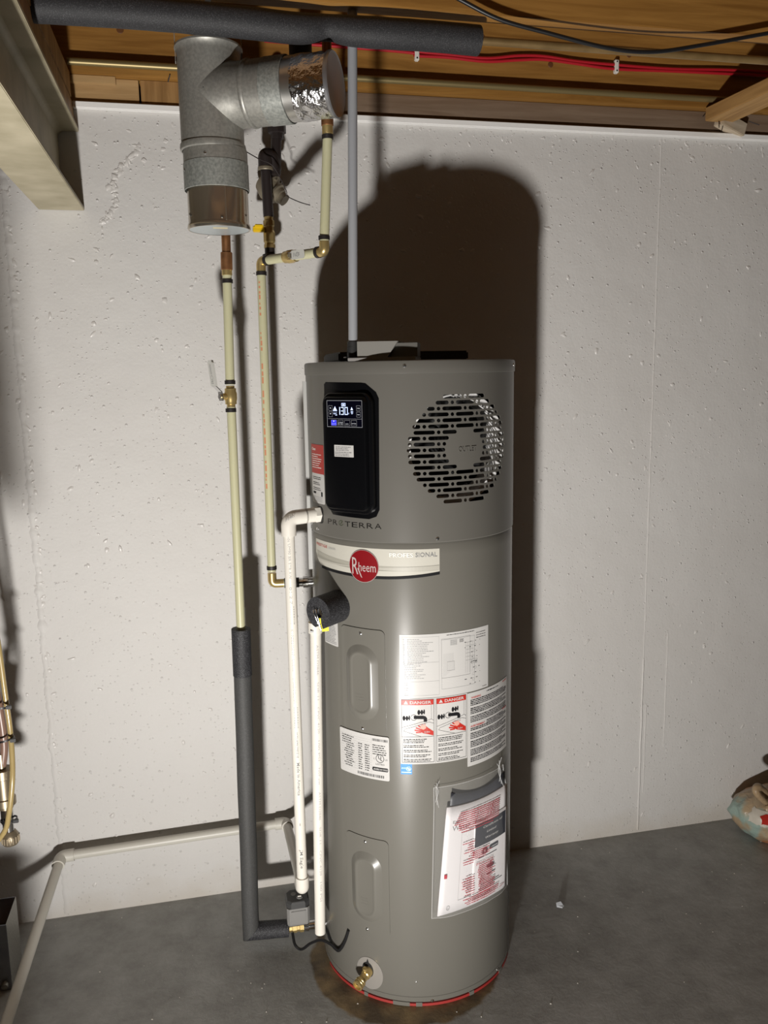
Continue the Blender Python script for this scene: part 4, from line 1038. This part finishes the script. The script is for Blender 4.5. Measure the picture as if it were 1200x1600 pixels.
def hot_line():
    x, y = -.349, -.222; p = empty('hot_water_pipe', (x, y, 1.0), 'pale plastic pipe with red print and cross leg with valve', 'water pipe')
    # long drop
    b0 = Vector((x+.002, y, 1.842)); b1 = Vector((x-.002, y, 1.03))
    rod('pipe', b0-Vector((0, 0, .02)), b1+Vector((0, 0, .02)), .0112, M_PEX, p)
    crimp(p, b0-Vector((0, 0, .030)), (0, 0, 1)); crimp(p, b1+Vector((0, 0, .030)), (0, 0, 1))
    q0 = Vector((-.214, -.40, 1.842)); d = (q0-b0).normalized()
    elbow('brass_elbow', p, b0-Vector((0, 0, .024)), b0, b0+d*.024, .0118, M_BRASS, rad=.014)
    a, b = b0+d*.018, q0-d*.016; mid = a*.52+b*.48
    rod('pipe', a, mid-d*.02, .0112, M_PEX, p); rod('pipe', mid+d*.02, b, .0112, M_PEX, p)
    crimp(p, a+d*.006, d); crimp(p, b-d*.004, d)
    ball_valve(p, mid, d, (-.22, -.97, -.02), None, d, .050, .0165, .002, .003, .006)
    elbow('brass_elbow', p, q0-d*.020, q0, q0+Vector((0, 0, .022)), .0118, M_BRASS, rad=.014)
    rod('pipe', q0+Vector((0, 0, .018)), (-.199, -.40, 2.098), .0112, M_PEX, p)
    crimp(p, q0+Vector((0, 0, .030)), (0, 0, 1)); crimp(p, (-.1995, -.40, 2.092), (0, 0, 1))
    rod('brass_adapter', (-.199, -.40, 2.098), (-.199, -.40, 2.118), .0125, M_BRASS, p, 24, .001)
    rod('copper_coupling', (-.199, -.40, 2.116), (-.199, -.40, 2.150), .0140, M_COPPER, p, 24, .001)
    rod('copper_stub', (-.199, -.40, 2.150), (-.195, -.40, 2.318), .0108, M_COPPER, p)
    # bottom elbow and the chrome nipple into the tank
    e = Vector((x-.002, y, 1.017)); dx = Vector((1, -.10, .0)).normalized()
    elbow('brass_elbow', p, b1+Vector((0, 0, .016)), e, e+dx*.03, .0115, M_BRASS, rad=.012)
    crimp(p, e+dx*.036, dx); rod('pipe', e+dx*.024, e+dx*.062, .0112, M_PEX, p); crimp(p, e+dx*.066, dx)
    lathe('chrome_nipple', [(0, .070), (.0125, .070), (.0125, .080), (.016, .081), (.016, .094), (.014, .095), (.014, .119), (0, .119)], M_CHROME, p, e, dx, 20)
    # red printing facing the room
    pr = Pr(); rnd = random.Random(31); z = 0; txt = []
    while z < .50:
        k = rnd.uniform(.004, .016)
        if rnd.random() < .8: pr.rect(z, -.0022, z+k, .0022 if rnd.random() < .7 else .0008)
        z += k+rnd.uniform(.002, .008)
    def wrap(u, v):
        a_ = radians(-35)+v/.0112; q = b0+(b1-b0).normalized()*(.05+u*1.04); r = .0115
        return (q.x+r*sin(a_), q.y-r*cos(a_), q.z)
    pr.emit('pipe_print', wrap, mat('faded_red_print', (.55, .22, .12), .6), p)
hot_line()

def gas_line():
    x, y = -.312, -.105; p = empty('gas_pipe', (x, y, 1.86), 'black iron gas drop with yellow valve behind the plastic pipe', 'gas pipe')
    rod('iron_pipe', (-.283, y+.01, 2.318), (-.283, y+.01, 2.21), .0130, M_IRON, p)
    lathe('union', [(0, 0), (.017, 0), (.017, .012), (.0235, .014), (.0235, .034), (.018, .036), (.018, .050), (0, .050)], M_IRON, p, (-.282, y+.01, 2.165), (0, 0, 1), 8, smooth=False)
    rod('iron_pipe', (-.284, y+.01, 2.170), (-.290, y+.006, 2.075), .0135, M_IRON, p)
    # iron return elbow hooks over into the dropper
    tube('street_elbow', fillet([(-.292, y+.006, 2.085), (-.298, y+.004, 2.120), (-.316, y-.004, 2.122), (-.316, y-.005, 2.088)], .014, 8), .0185, M_IRON, p, 18)
    lathe('elbow_band', [(.0185, 0), (.0200, .002), (.0200, .008), (.0185, .010)], M_REG, p, (-.316, y-.005, 2.082), (0, 0, 1), 20)
    # small regulator: dished housings and a nut, turned sideways
    ax = Vector((.62, -.35, -.62)).normalized(); c = Vector((-.300, y+.044, 2.050))
    lathe('regulator', [(0, -.036), (.012, -.036), (.026, -.030), (.033, -.014), (.036, -.006), (.036, 0), (.030, .004), (.024, .012), (.024, .018), (.028, .020), (.028, .025), (.022, .027), (.020, .036), (.016, .038), (.016, .052), (0, .052)], M_REG, p, c, ax, 28)
    for k in range(6):
        a = 2*pi*k/6; X, Y, D = frame_of(ax); rod('bolt', c+X*.030*cos(a)+Y*.030*sin(a)-D*.004, c+X*.030*cos(a)+Y*.030*sin(a)+D*.009, .0032, M_REG, p, 6)
    rod('iron_pipe', (-.316, y-.005, 2.085), (-.3135, y-.005, 1.968), .0132, M_IRON, p)
    z = 1.968
    lathe('brass_valve', [(0, 0), (.0118, 0), (.0118, -.008), (.0150, -.010), (.0150, -.022), (.0128, -.024), (.0128, -.034), (.0155, -.040), (.0155, -.062), (.0130, -.066), (.0150, -.070), (.0150, -.078), (0, -.078)], M_BRASS, p, (-.3135, y-.005, z), (0, 0, 1), 10, smooth=False)
    box('valve_handle', (-.356, y-.026, 1.928), (-.326, y-.006, 1.942), M_YEL, p, .002, 'yellow lever handle')
    box('valve_handle', (-.352, y-.030, 1.9375), (-.330, y-.010, 1.946), M_YEL, p, .002)
    rod('iron_nipple', (-.3135, y-.005, 1.892), (-.3135, y-.005, 1.868), .0130, M_IRON, p)
    lathe('iron_cap', [(0, 0), (.0185, 0), (.020, .002), (.020, .014), (.0185, .016), (0, .016)], M_IRON, p, (-.3135, y-.005, 1.858), (0, 0, 1), 20)
    tube('tie_wire', spline([(-.395, -.20, 2.118), (-.34, -.16, 2.100), (-.300, -.145, 2.085), (-.268, -.135, 2.030), (-.2665, -.13, 2.018), (-.235, -.125, 2.005), (-.205, -.12, 1.998)], 6), .0012, M_IRON, p, 6)
gas_line()

def flue():
    x, y = -.4555, -.388; p = empty('flue_tee', (x, y, 1.885), 'galvanised flue tee hanging from the joists with foil taped branch', 'flue pipe')
    lathe('tee_body', [(.0685, 2.266), (.0735, 2.268), (.0740, 2.264), (.0700, 2.258), (.0690, 2.250), (.0690, 2.068), (.0715, 2.066), (.0725, 2.060), (.0715, 2.054), (.0690, 2.052), (.0680, 2.052), (.0680, 2.266)], M_GALV, p, (x, y, 0), seg=64)
    lathe('lower_pipe', [(.0700, 2.056), (.0705, 2.050), (.0705, 1.985), (.0690, 1.984), (.0690, 2.056)], M_GALV, p, (x+.004, y, 0), seg=64)
    lathe('zinc_collar', [(.0715, 2.026), (.0718, 1.970), (.0705, 1.969), (.0705, 2.026)], M_GALVD, p, (x+.004, y, 0), seg=64)
    lathe('end_cap_sleeve', [(.0670, 1.995), (.0672, 1.900), (.0690, 1.897), (.0705, 1.890), (.0690, 1.886), (.0660, 1.886)], M_SHINY, p, (x+.005, y, 0), seg=64)
    lathe('end_cap_disc', [(.0690, 1.8865), (.050, 1.8860), (0, 1.8858)], M_DISC, p, (x+.005, y, 0), seg=48)
    box('cap_sticker', (x-.010, y-.040, 1.8848), (x+.022, y-.030, 1.8858), mat('buff_sticker', (.58, .50, .32), .5), p)
    box('sleeve_seam', (x+.018, y-.0685, 1.898), (x+.021, y-.0645, 1.990), M_SHINY, p, .0006)
    for ax, z, r in ((-75, 2.010, .0705), (-68, 1.915, .067), (5, 1.905, .067), (30, 2.150, .069), (-20, 2.035, .0705), (62, 1.915, .067)):
        a = radians(ax); c = Vector((x+.004+r*sin(a), y-r*cos(a), z)); lathe('sheet_screw', [(.0032, 0), (.0032, .001), (.0018, .0025), (0, .0027)], M_SCREW, p, c, (sin(a), -cos(a), 0), 10)
    rod('rivet_hole', (x-.006, y-.0688, 2.158), (x-.006, y-.0695, 2.158), .0030, M_INK, p, 12)
    box('seam_line', (x-.018, y-.0694, 2.1660), (x+.012, y-.0675, 2.1668), M_INK, p)
    # branch
    a = Vector((x, y, 2.165)); b = Vector((-.200, -.520, 2.166)); d = (b-a).normalized(); L = (b-a).length
    lathe('branch_saddle', [(.0690, .0), (.0690, .062), (.0668, .070), (.0668, .092), (.0690, .094), (.0700, .098), (.0690, .102), (.0672, .104), (.0672, .140)], M_GALV, p, a, d, 56)
    lathe('branch_collar', [(.0672, .138), (.0684, .139), (.0684, .186), (.0668, .187)], M_GALVD, p, a, d, 56)
    lathe('branch_pipe', [(.0655, .184), (.0650, .190), (.0648, .225), (.063, .226)], mat('bright_sheet', (.62, .61, .58), .28, .95), p, a, d, 56)
    # crumpled foil wrap
    V = []; Fc = []; n = 72; m = 16; X, Y, D = frame_of(d)
    for i in range(m+1):
        h = .208+(L-.210)*i/m
        for k in range(n):
            an = 2*pi*k/n; r = .0655+.0022*pnoise((cos(an)*5, sin(an)*5, h*60))+.0012*abs(pnoise((cos(an)*14, sin(an)*14, h*130)))-.002*i/m
            edge = .006*pnoise((cos(an)*3, sin(an)*3, 7)) if i == 0 else 0
            V.append(a+D*(h+edge)+X*(r*cos(an))+Y*(r*sin(an)))
    for i in range(m):
        for k in range(n): Fc.append((i*n+k, i*n+(k+1) % n, (i+1)*n+(k+1) % n, (i+1)*n+k))
    mo('foil_wrap', V, Fc, M_FOIL, p, True, 'crumpled silver foil tape round the branch end', 60)
    lathe('branch_cap', [(.0655, L-.006), (.0660, L), (.0640, L+.003), (.060, L+.001), (0, L+.0005)], mat('cap_zinc', (.36, .36, .37), .35, .8), p, a, d, 48)
    # hanger straps up to the joists
    for sx in (-1, 1): box('hanger_strap', (x+sx*.0715-.0008, y-.008, 2.235), (x+sx*.0715+.0008, y+.008, 2.32), M_GALV, p)
    box('hanger_strap', (x-.09, y-.008, 2.3180), (x+.09, y+.008, 2.3192), M_GALV, p)
    box('hanger_strap', (x-.006, y-.12, 2.3176), (x+.006, y-.002, 2.3186), M_GALV, p)
flue()

def conduit():
    x, y = -.1650, -.505; p = empty('electrical_conduit', (x, y, 1.62), 'straight grey conduit rising from the heater top to the joists', 'conduit')
    rod('conduit_tube', (-.1715, y, 1.620), (-.1560, y, 2.3185), .0103, M_CONDUIT, p, 28)
    lathe('conduit_collar', [(.0106, 0), (.0128, .001), (.0128, .020), (.0106, .021)], M_BLACKM, p, (-.1715, y, 1.612), (0, 0, 1), 24)
conduit()

def cond_drain():
    n = Vector((sin(radians(-75)), -cos(radians(-75)), 0)); h = cp(ph(-73.5), 1.222, RS)
    cylpoly('drain_port', rrect(.034, .040, .010, 5, ph(-72.5), 1.228), RS-.001, .0022, M_BLACK, H, .006)
    px, py = -.3235, -.430; p = empty('condensate_pipe', (px, py, .25), 'white pvc drain pipe dropping from an elbow below the red sticker', 'drain pipe')
    e = Vector((px, py, 1.2255)); o = Vector((-.2395, -.413, 1.229)); d = (o-e).normalized()
    lathe('hex_adapter', [(0, 0), (.0125, 0), (.0125, .006), (.0200, .0065), (.0200, .020), (.0175, .021), (0, .021)], M_PVC, p, o, -d, 6, smooth=False)
    rod('adapter_barrel', o-d*.018, o-d*.045, .0178, M_PVC, p, 28, .001)
    tube('pvc_elbow', fillet([o-d*.040, e, e-Vector((0, 0, .042))], .022, 12), .0178, M_PVC, p, 28)
    bz = .262
    rod('pvc_pipe', e-Vector((0, 0, .03)), (px+.0015, py, bz+.03), .0134, M_PVC, p, 28)
    b = Vector((px+.0015, py, bz)); w = Vector((-.3235, -.040, .228)); d2 = (w-b).normalized()
    tube('pvc_elbow', fillet([b+Vector((0, 0, .034)), b, b+d2*.034], .016, 12), .0172, M_PVC, p, 28)
    rod('pvc_pipe', b+d2*.02, w-d2*.02, .0134, M_PVC2, p, 28)
    dl = Vector((-1, 0, 0)); w2 = Vector((-.968, -.040, .215)); dl = (w2-w).normalized()
    tube('pvc_elbow', fillet([w-d2*.032, w, w+dl*.034], .016, 12), .0172, M_PVC2, p, 28)
    rod('pvc_pipe', w+dl*.02, w2-dl*.02, .0134, M_PVC2, p, 28)
    f = Vector((-1.0555, -.95, .048)); d3 = (f-w2).normalized()
    tube('pvc_elbow', fillet([w2-dl*.036, w2, w2+d3*.036], .018, 12), .0174, M_PVC2, p, 28)
    rod('pvc_pipe', w2+d3*.02, f, .0134, M_PVC2, p, 28)
    tube('pvc_elbow', fillet([f-d3*.03, f, f-Vector((0, .004, .036))], .016, 12), .0174, M_PVC2, p, 28)
    # printing down the pipe
    def wrap(ox, ztop, ang):
        def fn(u, v):
            a = radians(ang)+v/.0134; r = .01365; return (ox+r*sin(a), py-r*cos(a), ztop-u)
        return fn
    g = Pr(); ZT = 1.188
    def at(t, z_hi, z_lo, hh, **k): g.text(t, ZT-z_hi, -.003, hh, z_hi-z_lo, **k)
    at('ode UM90 BR ETR AW', 1.186, 1.080, .0062); at('01 2 7', 1.060, 1.018, .006); at('K19Z020SE17', .955, .889, .0058); at('UtiLise', .880, .849, .0058); at('STDLEAMDZGFI', .832, .768, .0058)
    tag(g.emit('pipe_print', wrap(px+.0005, ZT, -10), mat('grey_print', (.30, .29, .28), .6), p), kind='stuff')
    g = Pr(); rnd = random.Random(3)
    for zh, zl in ((1.012, .969), (.757, .702)):
        x = ZT-zh
        while x < ZT-zl:
            k = rnd.uniform(.002, .006); g.rect(x, -.0045, x+k, .0045); x += k+.0022
    at('1075LAM6200SE18', .692, .625, .0056); at('Made in-America', .612, .525, .0072, bold=.01); at('JM Eagle', .378, .326, .0074, bold=.01); g.rect(ZT-.45, -.001, ZT-.443, .0005)
    tag(g.emit('pipe_print', wrap(px+.001, ZT, -4), mat('dark_print', (.10, .10, .10), .6), p), kind='stuff')
    q = Pr(); q.text('SPEARS', 0, 0, .0055, .026); q.emit('pipe_print', lambda u, v: (e.x-.010+u*.9, e.y-.0180, e.z-.006+u*.45+v), M_INKG, p)
cond_drain()

def relief():
    x, y = -.2795, -.472; p = empty('relief_discharge_pipe', (x, y, .16), 'white pvc pipe dropping from the foam wrapped relief valve', 'drain pipe')
    rod('pvc_pipe', (x+.007, y, .955), (x-.006, y, .160), .0134, M_PVC, p, 28, .0006)
    sleeve('pvc_coupling', (x+.007, y, .978), (x+.0065, y, .952), .0168, .012, M_PVC, p, 28)
    lathe('valve_outlet', [(0, 0), (.0110, 0), (.0110, .018), (.0150, .019), (.0150, .030), (0, .030)], M_BRASS, p, (x+.007, y, .970), (0, 0, 1), 20)
    g = Pr(); rnd = random.Random(17); z = .02; txt = ('ASTM D2846', 'SDR 11', 'CPVC 4120', '100 PSI', 'NSF pw')
    while z < .70:
        for s in txt:
            if z > .70: break
            w_ = .0075*len(s); g.text(s, z, -.003, .0058, w_); z += w_+.018
    fn = lambda u, v: (x+.007-.013*u/.8+.01365*sin(radians(8)+v/.0134), y-.01365*cos(radians(8)+v/.0134), .945-u)
    g.emit('pipe_print', fn, mat('soft_print', (.40, .38, .37), .6), p)
    box('coupling_print', (x-.008, y-.0168, .958), (x+.000, y-.0150, .962), M_INKL, p)
    # foam wrapped relief valve at the tank
    v = empty('relief_valve', cp(ph(-56), 1.012, R), 'relief valve in a thick speckled black foam ring with yellow tag', 'relief valve')
    a = cp(ph(-58), 1.016, R-.010); d = Vector((sin(radians(-53)), -cos(radians(-53)), -.04)).normalized()
    n = 40; X, Y, D = frame_of(d); Vv = []; Fc = []; prof = [(.0135, .078), (.0385, .078), (.0385, .006), (.0135, .006)]
    gap0, gap1 = None, None
    # a foam collar slit underneath where the outlet leaves
    ks = list(range(n))
    for r, h in prof:
        for k in ks:
            an = 2*pi*k/n; Vv.append(a+D*h+X*(r*cos(an))+Y*(r*sin(an)))
    down = atan2(Vector((0, 0, -1)).dot(Y), Vector((0, 0, -1)).dot(X)) % (2*pi)
    def cut(k): 
        m_ = (2*pi*(k+.5)/n-down+pi) % (2*pi)-pi; return abs(m_) < .26
    for i in range(4):
        j = (i+1) % 4
        for k in range(n):
            if cut(k): continue
            k2 = (k+1) % n; Fc.append((i*n+k, i*n+k2, j*n+k2, j*n+k))
    for k in range(n):
        if cut(k) != cut((k+1) % n): k2 = (k+1) % n; Fc.append((k2, n+k2, 2*n+k2, 3*n+k2))
    mo('foam_ring', Vv, Fc, M_FOAM, v, True, None, 40)
    lathe('valve_body', [(0, .0), (.0115, .0), (.0115, .050), (.0125, .052), (.0125, .062), (.009, .066), (0, .067)], M_BRASS, v, a, d, 20)
    lathe('spring_cap', [(0, .060), (.0105, .060), (.0105, .070), (0, .071)], M_CHROME, v, a, d, 20)
    e = a+D*.079
    tube('test_lever', spline([e+Vector((-.004, 0, .010)), e+Vector((-.003, -.006, .0)), e+Vector((.002, -.006, -.022)), e+Vector((.006, -.006, -.038))], 6), .0018, M_CHROME, v, 8)
    tube('test_lever', spline([e+Vector((-.010, 0, .009)), e+Vector((-.009, -.006, .0)), e+Vector((.000, -.006, -.024)), e+Vector((.005, -.006, -.039))], 6), .0014, M_CHROME, v, 8)
    box('yellow_tag', (e.x+.008, e.y-.004, .969), (e.x+.024, e.y-.002, .982), M_YTAG, v, .0005, 'bright yellow tag')
    box('yellow_tag', (e.x+.001, e.y-.005, .976), (e.x+.010, e.y-.003, 1.002), M_YTAG, v, .0005)
relief()

# ------------------------------------------------------------------ overhead services
def overhead():
    f = empty('foam_lagged_pipe', (-.3, -.532, 2.24), 'overhead copper pipe in thick black foam running across the top', 'lagged pipe')
    pts = spline([(-.800, -.540, 2.270), (-.60, -.538, 2.272), (-.40, -.533, 2.270), (-.28, -.527, 2.268), (-.215, -.520, 2.276), (-.16, -.528, 2.270), (-.08, -.534, 2.268), (.02, -.530, 2.270), (.117, -.525, 2.270)], 10)
    def rf(q, P): return .0300-.0045*math.exp(-((P.x+.215)/.035)**2)+.0006*pnoise(P*30)
    tube('foam_sleeve', pts, .03, M_FOAMT, f, 32, rfun=rf)
    rod('copper_pipe', (.117, -.526, 2.270), (2.6, -.526, 2.272), .0088, M_OLDPIPE, f, 20)
    lathe('foam_bore', [(.012, 0), (.0095, .0006)], M_INK, f, (.1172, -.525, 2.270), (1, 0, 0), 24)
    for x in (1.6,): box('pipe_hanger', (x, -.536, 2.26), (x+.02, -.515, 2.320), M_GALV, f)
    g = rod('tarnished_pipe', (-.79, -.052, 2.338), (2.6, -.052, 2.338), .0088, M_BRIGHTPIPE, None, 20)
    tag(g, 'thin tarnished metal pipe along the foot of the joist above the wall', 'pipe')
    # twin red cable stapled to the joist
    rc = empty('red_cable', (.5, -.04, 2.41), 'pair of red cables clipped along the wooden joist', 'cable')
    base = [(-.30, 2.424), (.071, 2.421), (.1065, 2.4134), (.1967, 2.4123), (.307, 2.409), (.40, 2.4195), (.476, 2.4239), (.573, 2.418), (.691, 2.413), (.873, 2.4146), (1.061, 2.420), (1.25, 2.421)]
    for o in (-.0042, .0042): tube('cable_strand', spline([(x, -.040-(.001 if o > 0 else 0), z+o*(1+.3*sin(x*20))) for x, z in base], 8), .0042, M_REDC, rc, 10)
    for x, z in ((.1085, 2.412), (.697, 2.413)):
        box('cable_clip', (x-.006, -.0475, z-.018), (x+.006, -.034, z+.018), M_CLIP, rc, .002)
        for s in (-1, 1): rod('clip_nail', (x, -.0472, z+s*.012), (x, -.0482, z+s*.012), .0022, M_INK, rc, 10)
    bc = tube('black_cable', spline([(-.10, -.57, 2.40), (.0, -.565, 2.358), (.0665, -.56, 2.3337), (.152, -.56, 2.3021), (.255, -.56, 2.2834), (.406, -.56, 2.2605), (.516, -.56, 2.2592), (.642, -.56, 2.2817), (.805, -.56, 2.3164), (.95, -.56, 2.345), (1.1, -.56, 2.36)], 10), .0045, M_CABLE, None, 12)
    tag(bc, 'black cable sagging in a curve below the joists at upper right', 'cable')
    # dark round boot and rusty pipe stub behind the lagging
    b = lathe('rubber_boot', [(0, -.036), (.010, -.034), (.020, -.026), (.026, -.012), (.0275, .01), (.0275, .12), (0, .12)], M_BLACKM, None, (-.235, -.25, 2.255), (0, 0, 1), 24)
    tag(b, 'dark rounded boot hanging behind the lagged pipe above the foil', 'pipe boot')
overhead()

# ------------------------------------------------------------------ things at the left edge
def manifold():
    p = empty('tubing_manifold', (-1.0, -.40, .48), 'brass fitting with amber tubing and black cable ties at left edge', 'pipe fitting')
    y = -.40
    tube('amber_tube', spline([(-1.012, y, 1.30), (-1.003, y, 1.10), (-.9935, y, .96), (-.9895, y, .85), (-.986, y, .757), (-.9845, y-.012, .69), (-.986, y-.022, .645), (-.992, y-.026, .60), (-1.000, y-.026, .56), (-1.012, y-.02, .52), (-1.04, y-.01, .48)], 8), .0062, M_TUBE, p, 14)
    tube('dusky_tube', spline([(-1.03, y, 1.20), (-1.012, y+.004, .90), (-1.004, y, .80), (-1.002, y, .72), (-1.010, y, .67)], 8), .009, M_TUBE2, p, 14)
    lathe('valve_body', [(0, .565), (.018, .565), (.018, .572), (.0245, .574), (.0245, .590), (.021, .592), (.021, .640), (.0235, .642), (.0235, .662), (.010, .664), (.010, .700), (0, .700)], M_PEWTER, p, (-1.012, y, 0), (0, 0, 1), 24)
    lathe('neck', [(0, .500), (.0125, .500), (.0125, .525), (.0145, .527), (.0145, .568), (0, .568)], M_CHROME, p, (-1.010, y, 0), (0, 0, 1), 20)
    pr = [(0, .472), (.016, .474)]
    lathe('knurled_cap', [(0, .470), (.0165, .472), (.0195, .478), (.0195, .494), (.0165, .500), (.0125, .506), (0, .506)], M_PEWTER, p, (-1.008, y, 0), (0, 0, 1), 24)
    for k in range(18):
        a = 2*pi*k/18; box('knurl', (-.0012, -.0012, .478), (.0012, .0012, .494), M_PEWTER, p, mtx=Matrix.Translation((-1.008+.0196*cos(a), y+.0196*sin(a), 0)))
    for z, x, t in ((.818, -.998, .12), (.737, -.996, -.18), (.537, -1.006, -.05)):
        o = lathe('cable_tie', [(.0175, -.0022), (.0192, -.0022), (.0192, .0022), (.0175, .0022), (.0175, -.0022)], M_CABLE, p, (x, y-.006, z), (t, .1, 1), 20)
        box('tie_head', (x+.012, y-.022, z-.004), (x+.024, y-.016, z+.005), M_CABLE, p, .001)
    rod('shadow_riser', (-.868, -1.25, 1.9925), (-.868, -1.25, .60), .024, M_GALV, p, 24)  # unseen riser and handle, added to cast the soft shadow on the left wall
    rod('shadow_riser_handle', (-.90, -1.25, .72), (-.84, -1.25, .72), .008, M_IRON, p, 12)
manifold()

def caster():  # unseen box, added to shade the foot of the wall and floor at left
    p = empty('shadow_carton', (-1.13, -1.2, 0), 'low unseen carton on the floor nearest the viewer at left', 'caster')
    cb = mat('cardboard', (.33, .22, .12), .75, bump=(80, .1, .001))
    box('caster_body', (-1.35, -1.36, .0005), (-.905, -1.03, .178), cb, p, .003)
    for y0, y1 in ((-1.36, -1.1965), (-1.1945, -1.03)): box('caster_flap', (-1.35, y0, .1782), (-.905, y1, .181), cb, p, .001)
    box('caster_tape', (-1.35, -1.22, .1812), (-.905, -1.17, .1816), mat('buff_tape', (.40, .29, .15), .25), p)
caster()

def metal_box():
    p = empty('sheet_metal_box', (-1.2, -.22, 0), 'open galvanised sheet metal box on the floor at left edge', 'metal box')
    m = mat('blue_zinc', (.33, .35, .39), .38, .85, var=(14, (.24, .25, .29), .7)); x1, y0, y1, h = -1.068, -.279, -.160, .185
    box('front_sheet', (-1.42, y0-.0012, .001), (x1, y0, h), m, p); box('side_sheet', (x1-.0012, y0, .001), (x1, y1, h), M_GALV, p)
    box('back_sheet', (-1.42, y1-.0012, .001), (x1-.0012, y1, h), m, p); box('left_sheet', (-1.42, y0, .001), (-1.4188, y1-.0012, h), m, p)
    box('rusty_floor', (-1.4186, y0+.0002, .10), (x1-.0014, y1-.0014, .102), mat('rusty', (.16, .075, .03), .8), p)
    lathe('corner_bolt', [(0, .016), (.0075, .016), (.0085, .012), (.0085, .006), (.006, .005), (.006, 0), (0, 0)], M_GALV, p, (x1-.016, y0-.001, .022), (.1, -1, -.1), 18)
metal_box()

# ------------------------------------------------------------------ plastic bag at the right edge
def bag():
    m = bpy.data.materials.new('bag_plastic'); m.use_nodes = True; nt = m.node_tree; b = nt.nodes['Principled BSDF']; L = nt.links.new
    b.inputs['Roughness'].default_value = .32
    tc = nd(nt, 'ShaderNodeTexCoord'); n = nd(nt, 'ShaderNodeTexNoise', Scale=13.0, Detail=2.0); L(tc.outputs['Object'], n.inputs['Vector'])
    sx = nd(nt, 'ShaderNodeSeparateXYZ'); L(tc.outputs['Object'], sx.inputs[0])
    px_ = nd(nt, 'ShaderNodeMapRange'); L(sx.outputs['X'], px_.inputs['Value'])
    for k_, v_ in (('From Min', 1.17), ('From Max', 1.27), ('To Min', -.16), ('To Max', .08)): px_.inputs[k_].default_value = v_
    ad = nd(nt, 'ShaderNodeMath', operation='ADD'); L(n.outputs['Fac'], ad.inputs[0]); L(px_.outputs[0], ad.inputs[1])
    cr = nd(nt, 'ShaderNodeValToRGB'); cr.color_ramp.interpolation = 'EASE'; e = cr.color_ramp.elements
    e[0].position = .33; e[0].color = (.26, .34, .30, 1); e[1].position = .46; e[1].color = (.36, .27, .17, 1)
    for ps, c in ((.55, (.34, .25, .16)), (.64, (.42, .17, .07)), (.72, (.40, .30, .20))):
        q = e.new(ps); q.color = (*c, 1)
    L(ad.outputs[0], cr.inputs['Fac']); L(cr.outputs['Color'], b.inputs['Base Color'])
    nb = nd(nt, 'ShaderNodeTexNoise', Scale=30.0, Detail=3.0, Distortion=1.5); L(tc.outputs['Object'], nb.inputs['Vector'])
    bp = nd(nt, 'ShaderNodeBump', Strength=.6, Distance=.006); L(nb.outputs['Fac'], bp.inputs['Height']); L(bp.outputs['Normal'], b.inputs['Normal'])
    p = empty('plastic_bag', (1.37, -.13, 0), 'crumpled tied carrier bag on the floor against the wall at right', 'plastic bag')
    nu, nv = 48, 22; prof = [(0, .66), (.12, .80), (.3, .95), (.5, 1.0), (.68, .93), (.82, .74), (.93, .48), (1, .30)]
    def f_(t):
        for (t0, r0_), (t1, r1_) in zip(prof, prof[1:]):
            if t <= t1: return r0_+(r1_-r0_)*(t-t0)/(t1-t0)
        return prof[-1][1]
    def body(a, t, off=0):
        k = f_(t)*(1+.07*pnoise((cos(a)*2, sin(a)*2, t*3))+.05*sin(a*11+t*5)*t+.05*pnoise((cos(a)*7, sin(a)*7, t*6)))
        return Vector((1.335-.03*t+(.160*k+off)*cos(a), min(-.004, -.124+(.118*k+off)*sin(a)), max(.001, .165*t+.008*pnoise((a, t*5, 3))*(t > .1))))
    V = [body(2*pi*i/nu, j/nv) for j in range(nv+1) for i in range(nu)]; Fc = []
    for j in range(nv):
        for i in range(nu): Fc.append((j*nu+i, j*nu+(i+1) % nu, (j+1)*nu+(i+1) % nu, (j+1)*nu+i))
    Fc.append(tuple(range(nu))); Fc.append(tuple(nv*nu+i for i in range(nu)))
    mo('bag_body', V, Fc, m, p, True, None, 80)
    ear = mat('bag_tan', (.34, .24, .14), .4, bump=(40, .8, .006))
    tube('bag_handle', spline([(1.245, -.17, .145), (1.215, -.18, .165), (1.190, -.175, .196), (1.205, -.165, .204), (1.235, -.155, .180), (1.26, -.15, .150)], 7), .011, ear, p, 12, rfun=lambda q, P: .007+.006*abs(pnoise(P*45))+.004*sin(q*3.1))
    tube('bag_handle', spline([(1.25, -.165, .150), (1.275, -.17, .185), (1.31, -.16, .190), (1.34, -.14, .160)], 7), .012, ear, p, 12, rfun=lambda q, P: .008+.007*abs(pnoise(P*45)))
    tube('bag_knot', spline([(1.225, -.185, .135), (1.245, -.200, .150), (1.270, -.190, .160), (1.28, -.16, .152), (1.25, -.15, .14)], 6), .014, ear, p, 12, rfun=lambda q, P: .011+.006*abs(pnoise(P*60)))
    def patch(name, a0, a1, t0, t1, off, mm, n=10, k=6, jag=0):
        V = [body(radians(a0+(a1-a0)*i/n)+jag*pnoise((j*.9, i*.7, 2)), t0+(t1-t0)*j/k+jag*.4*pnoise((i*.8, j, 6)), off) for j in range(k+1) for i in range(n+1)]
        o = mo(name, V, [(j*(n+1)+i, j*(n+1)+i+1, (j+1)*(n+1)+i+1, (j+1)*(n+1)+i) for j in range(k) for i in range(n)], mm, p, True)
    patch('print_panel', 200, 262, .56, .80, .003, mat('bag_white', (.52, .48, .41), .4), jag=.10)
    patch('red_print', 222, 255, .60, .76, .0055, M_RED, 6, 4, .16)

bag()
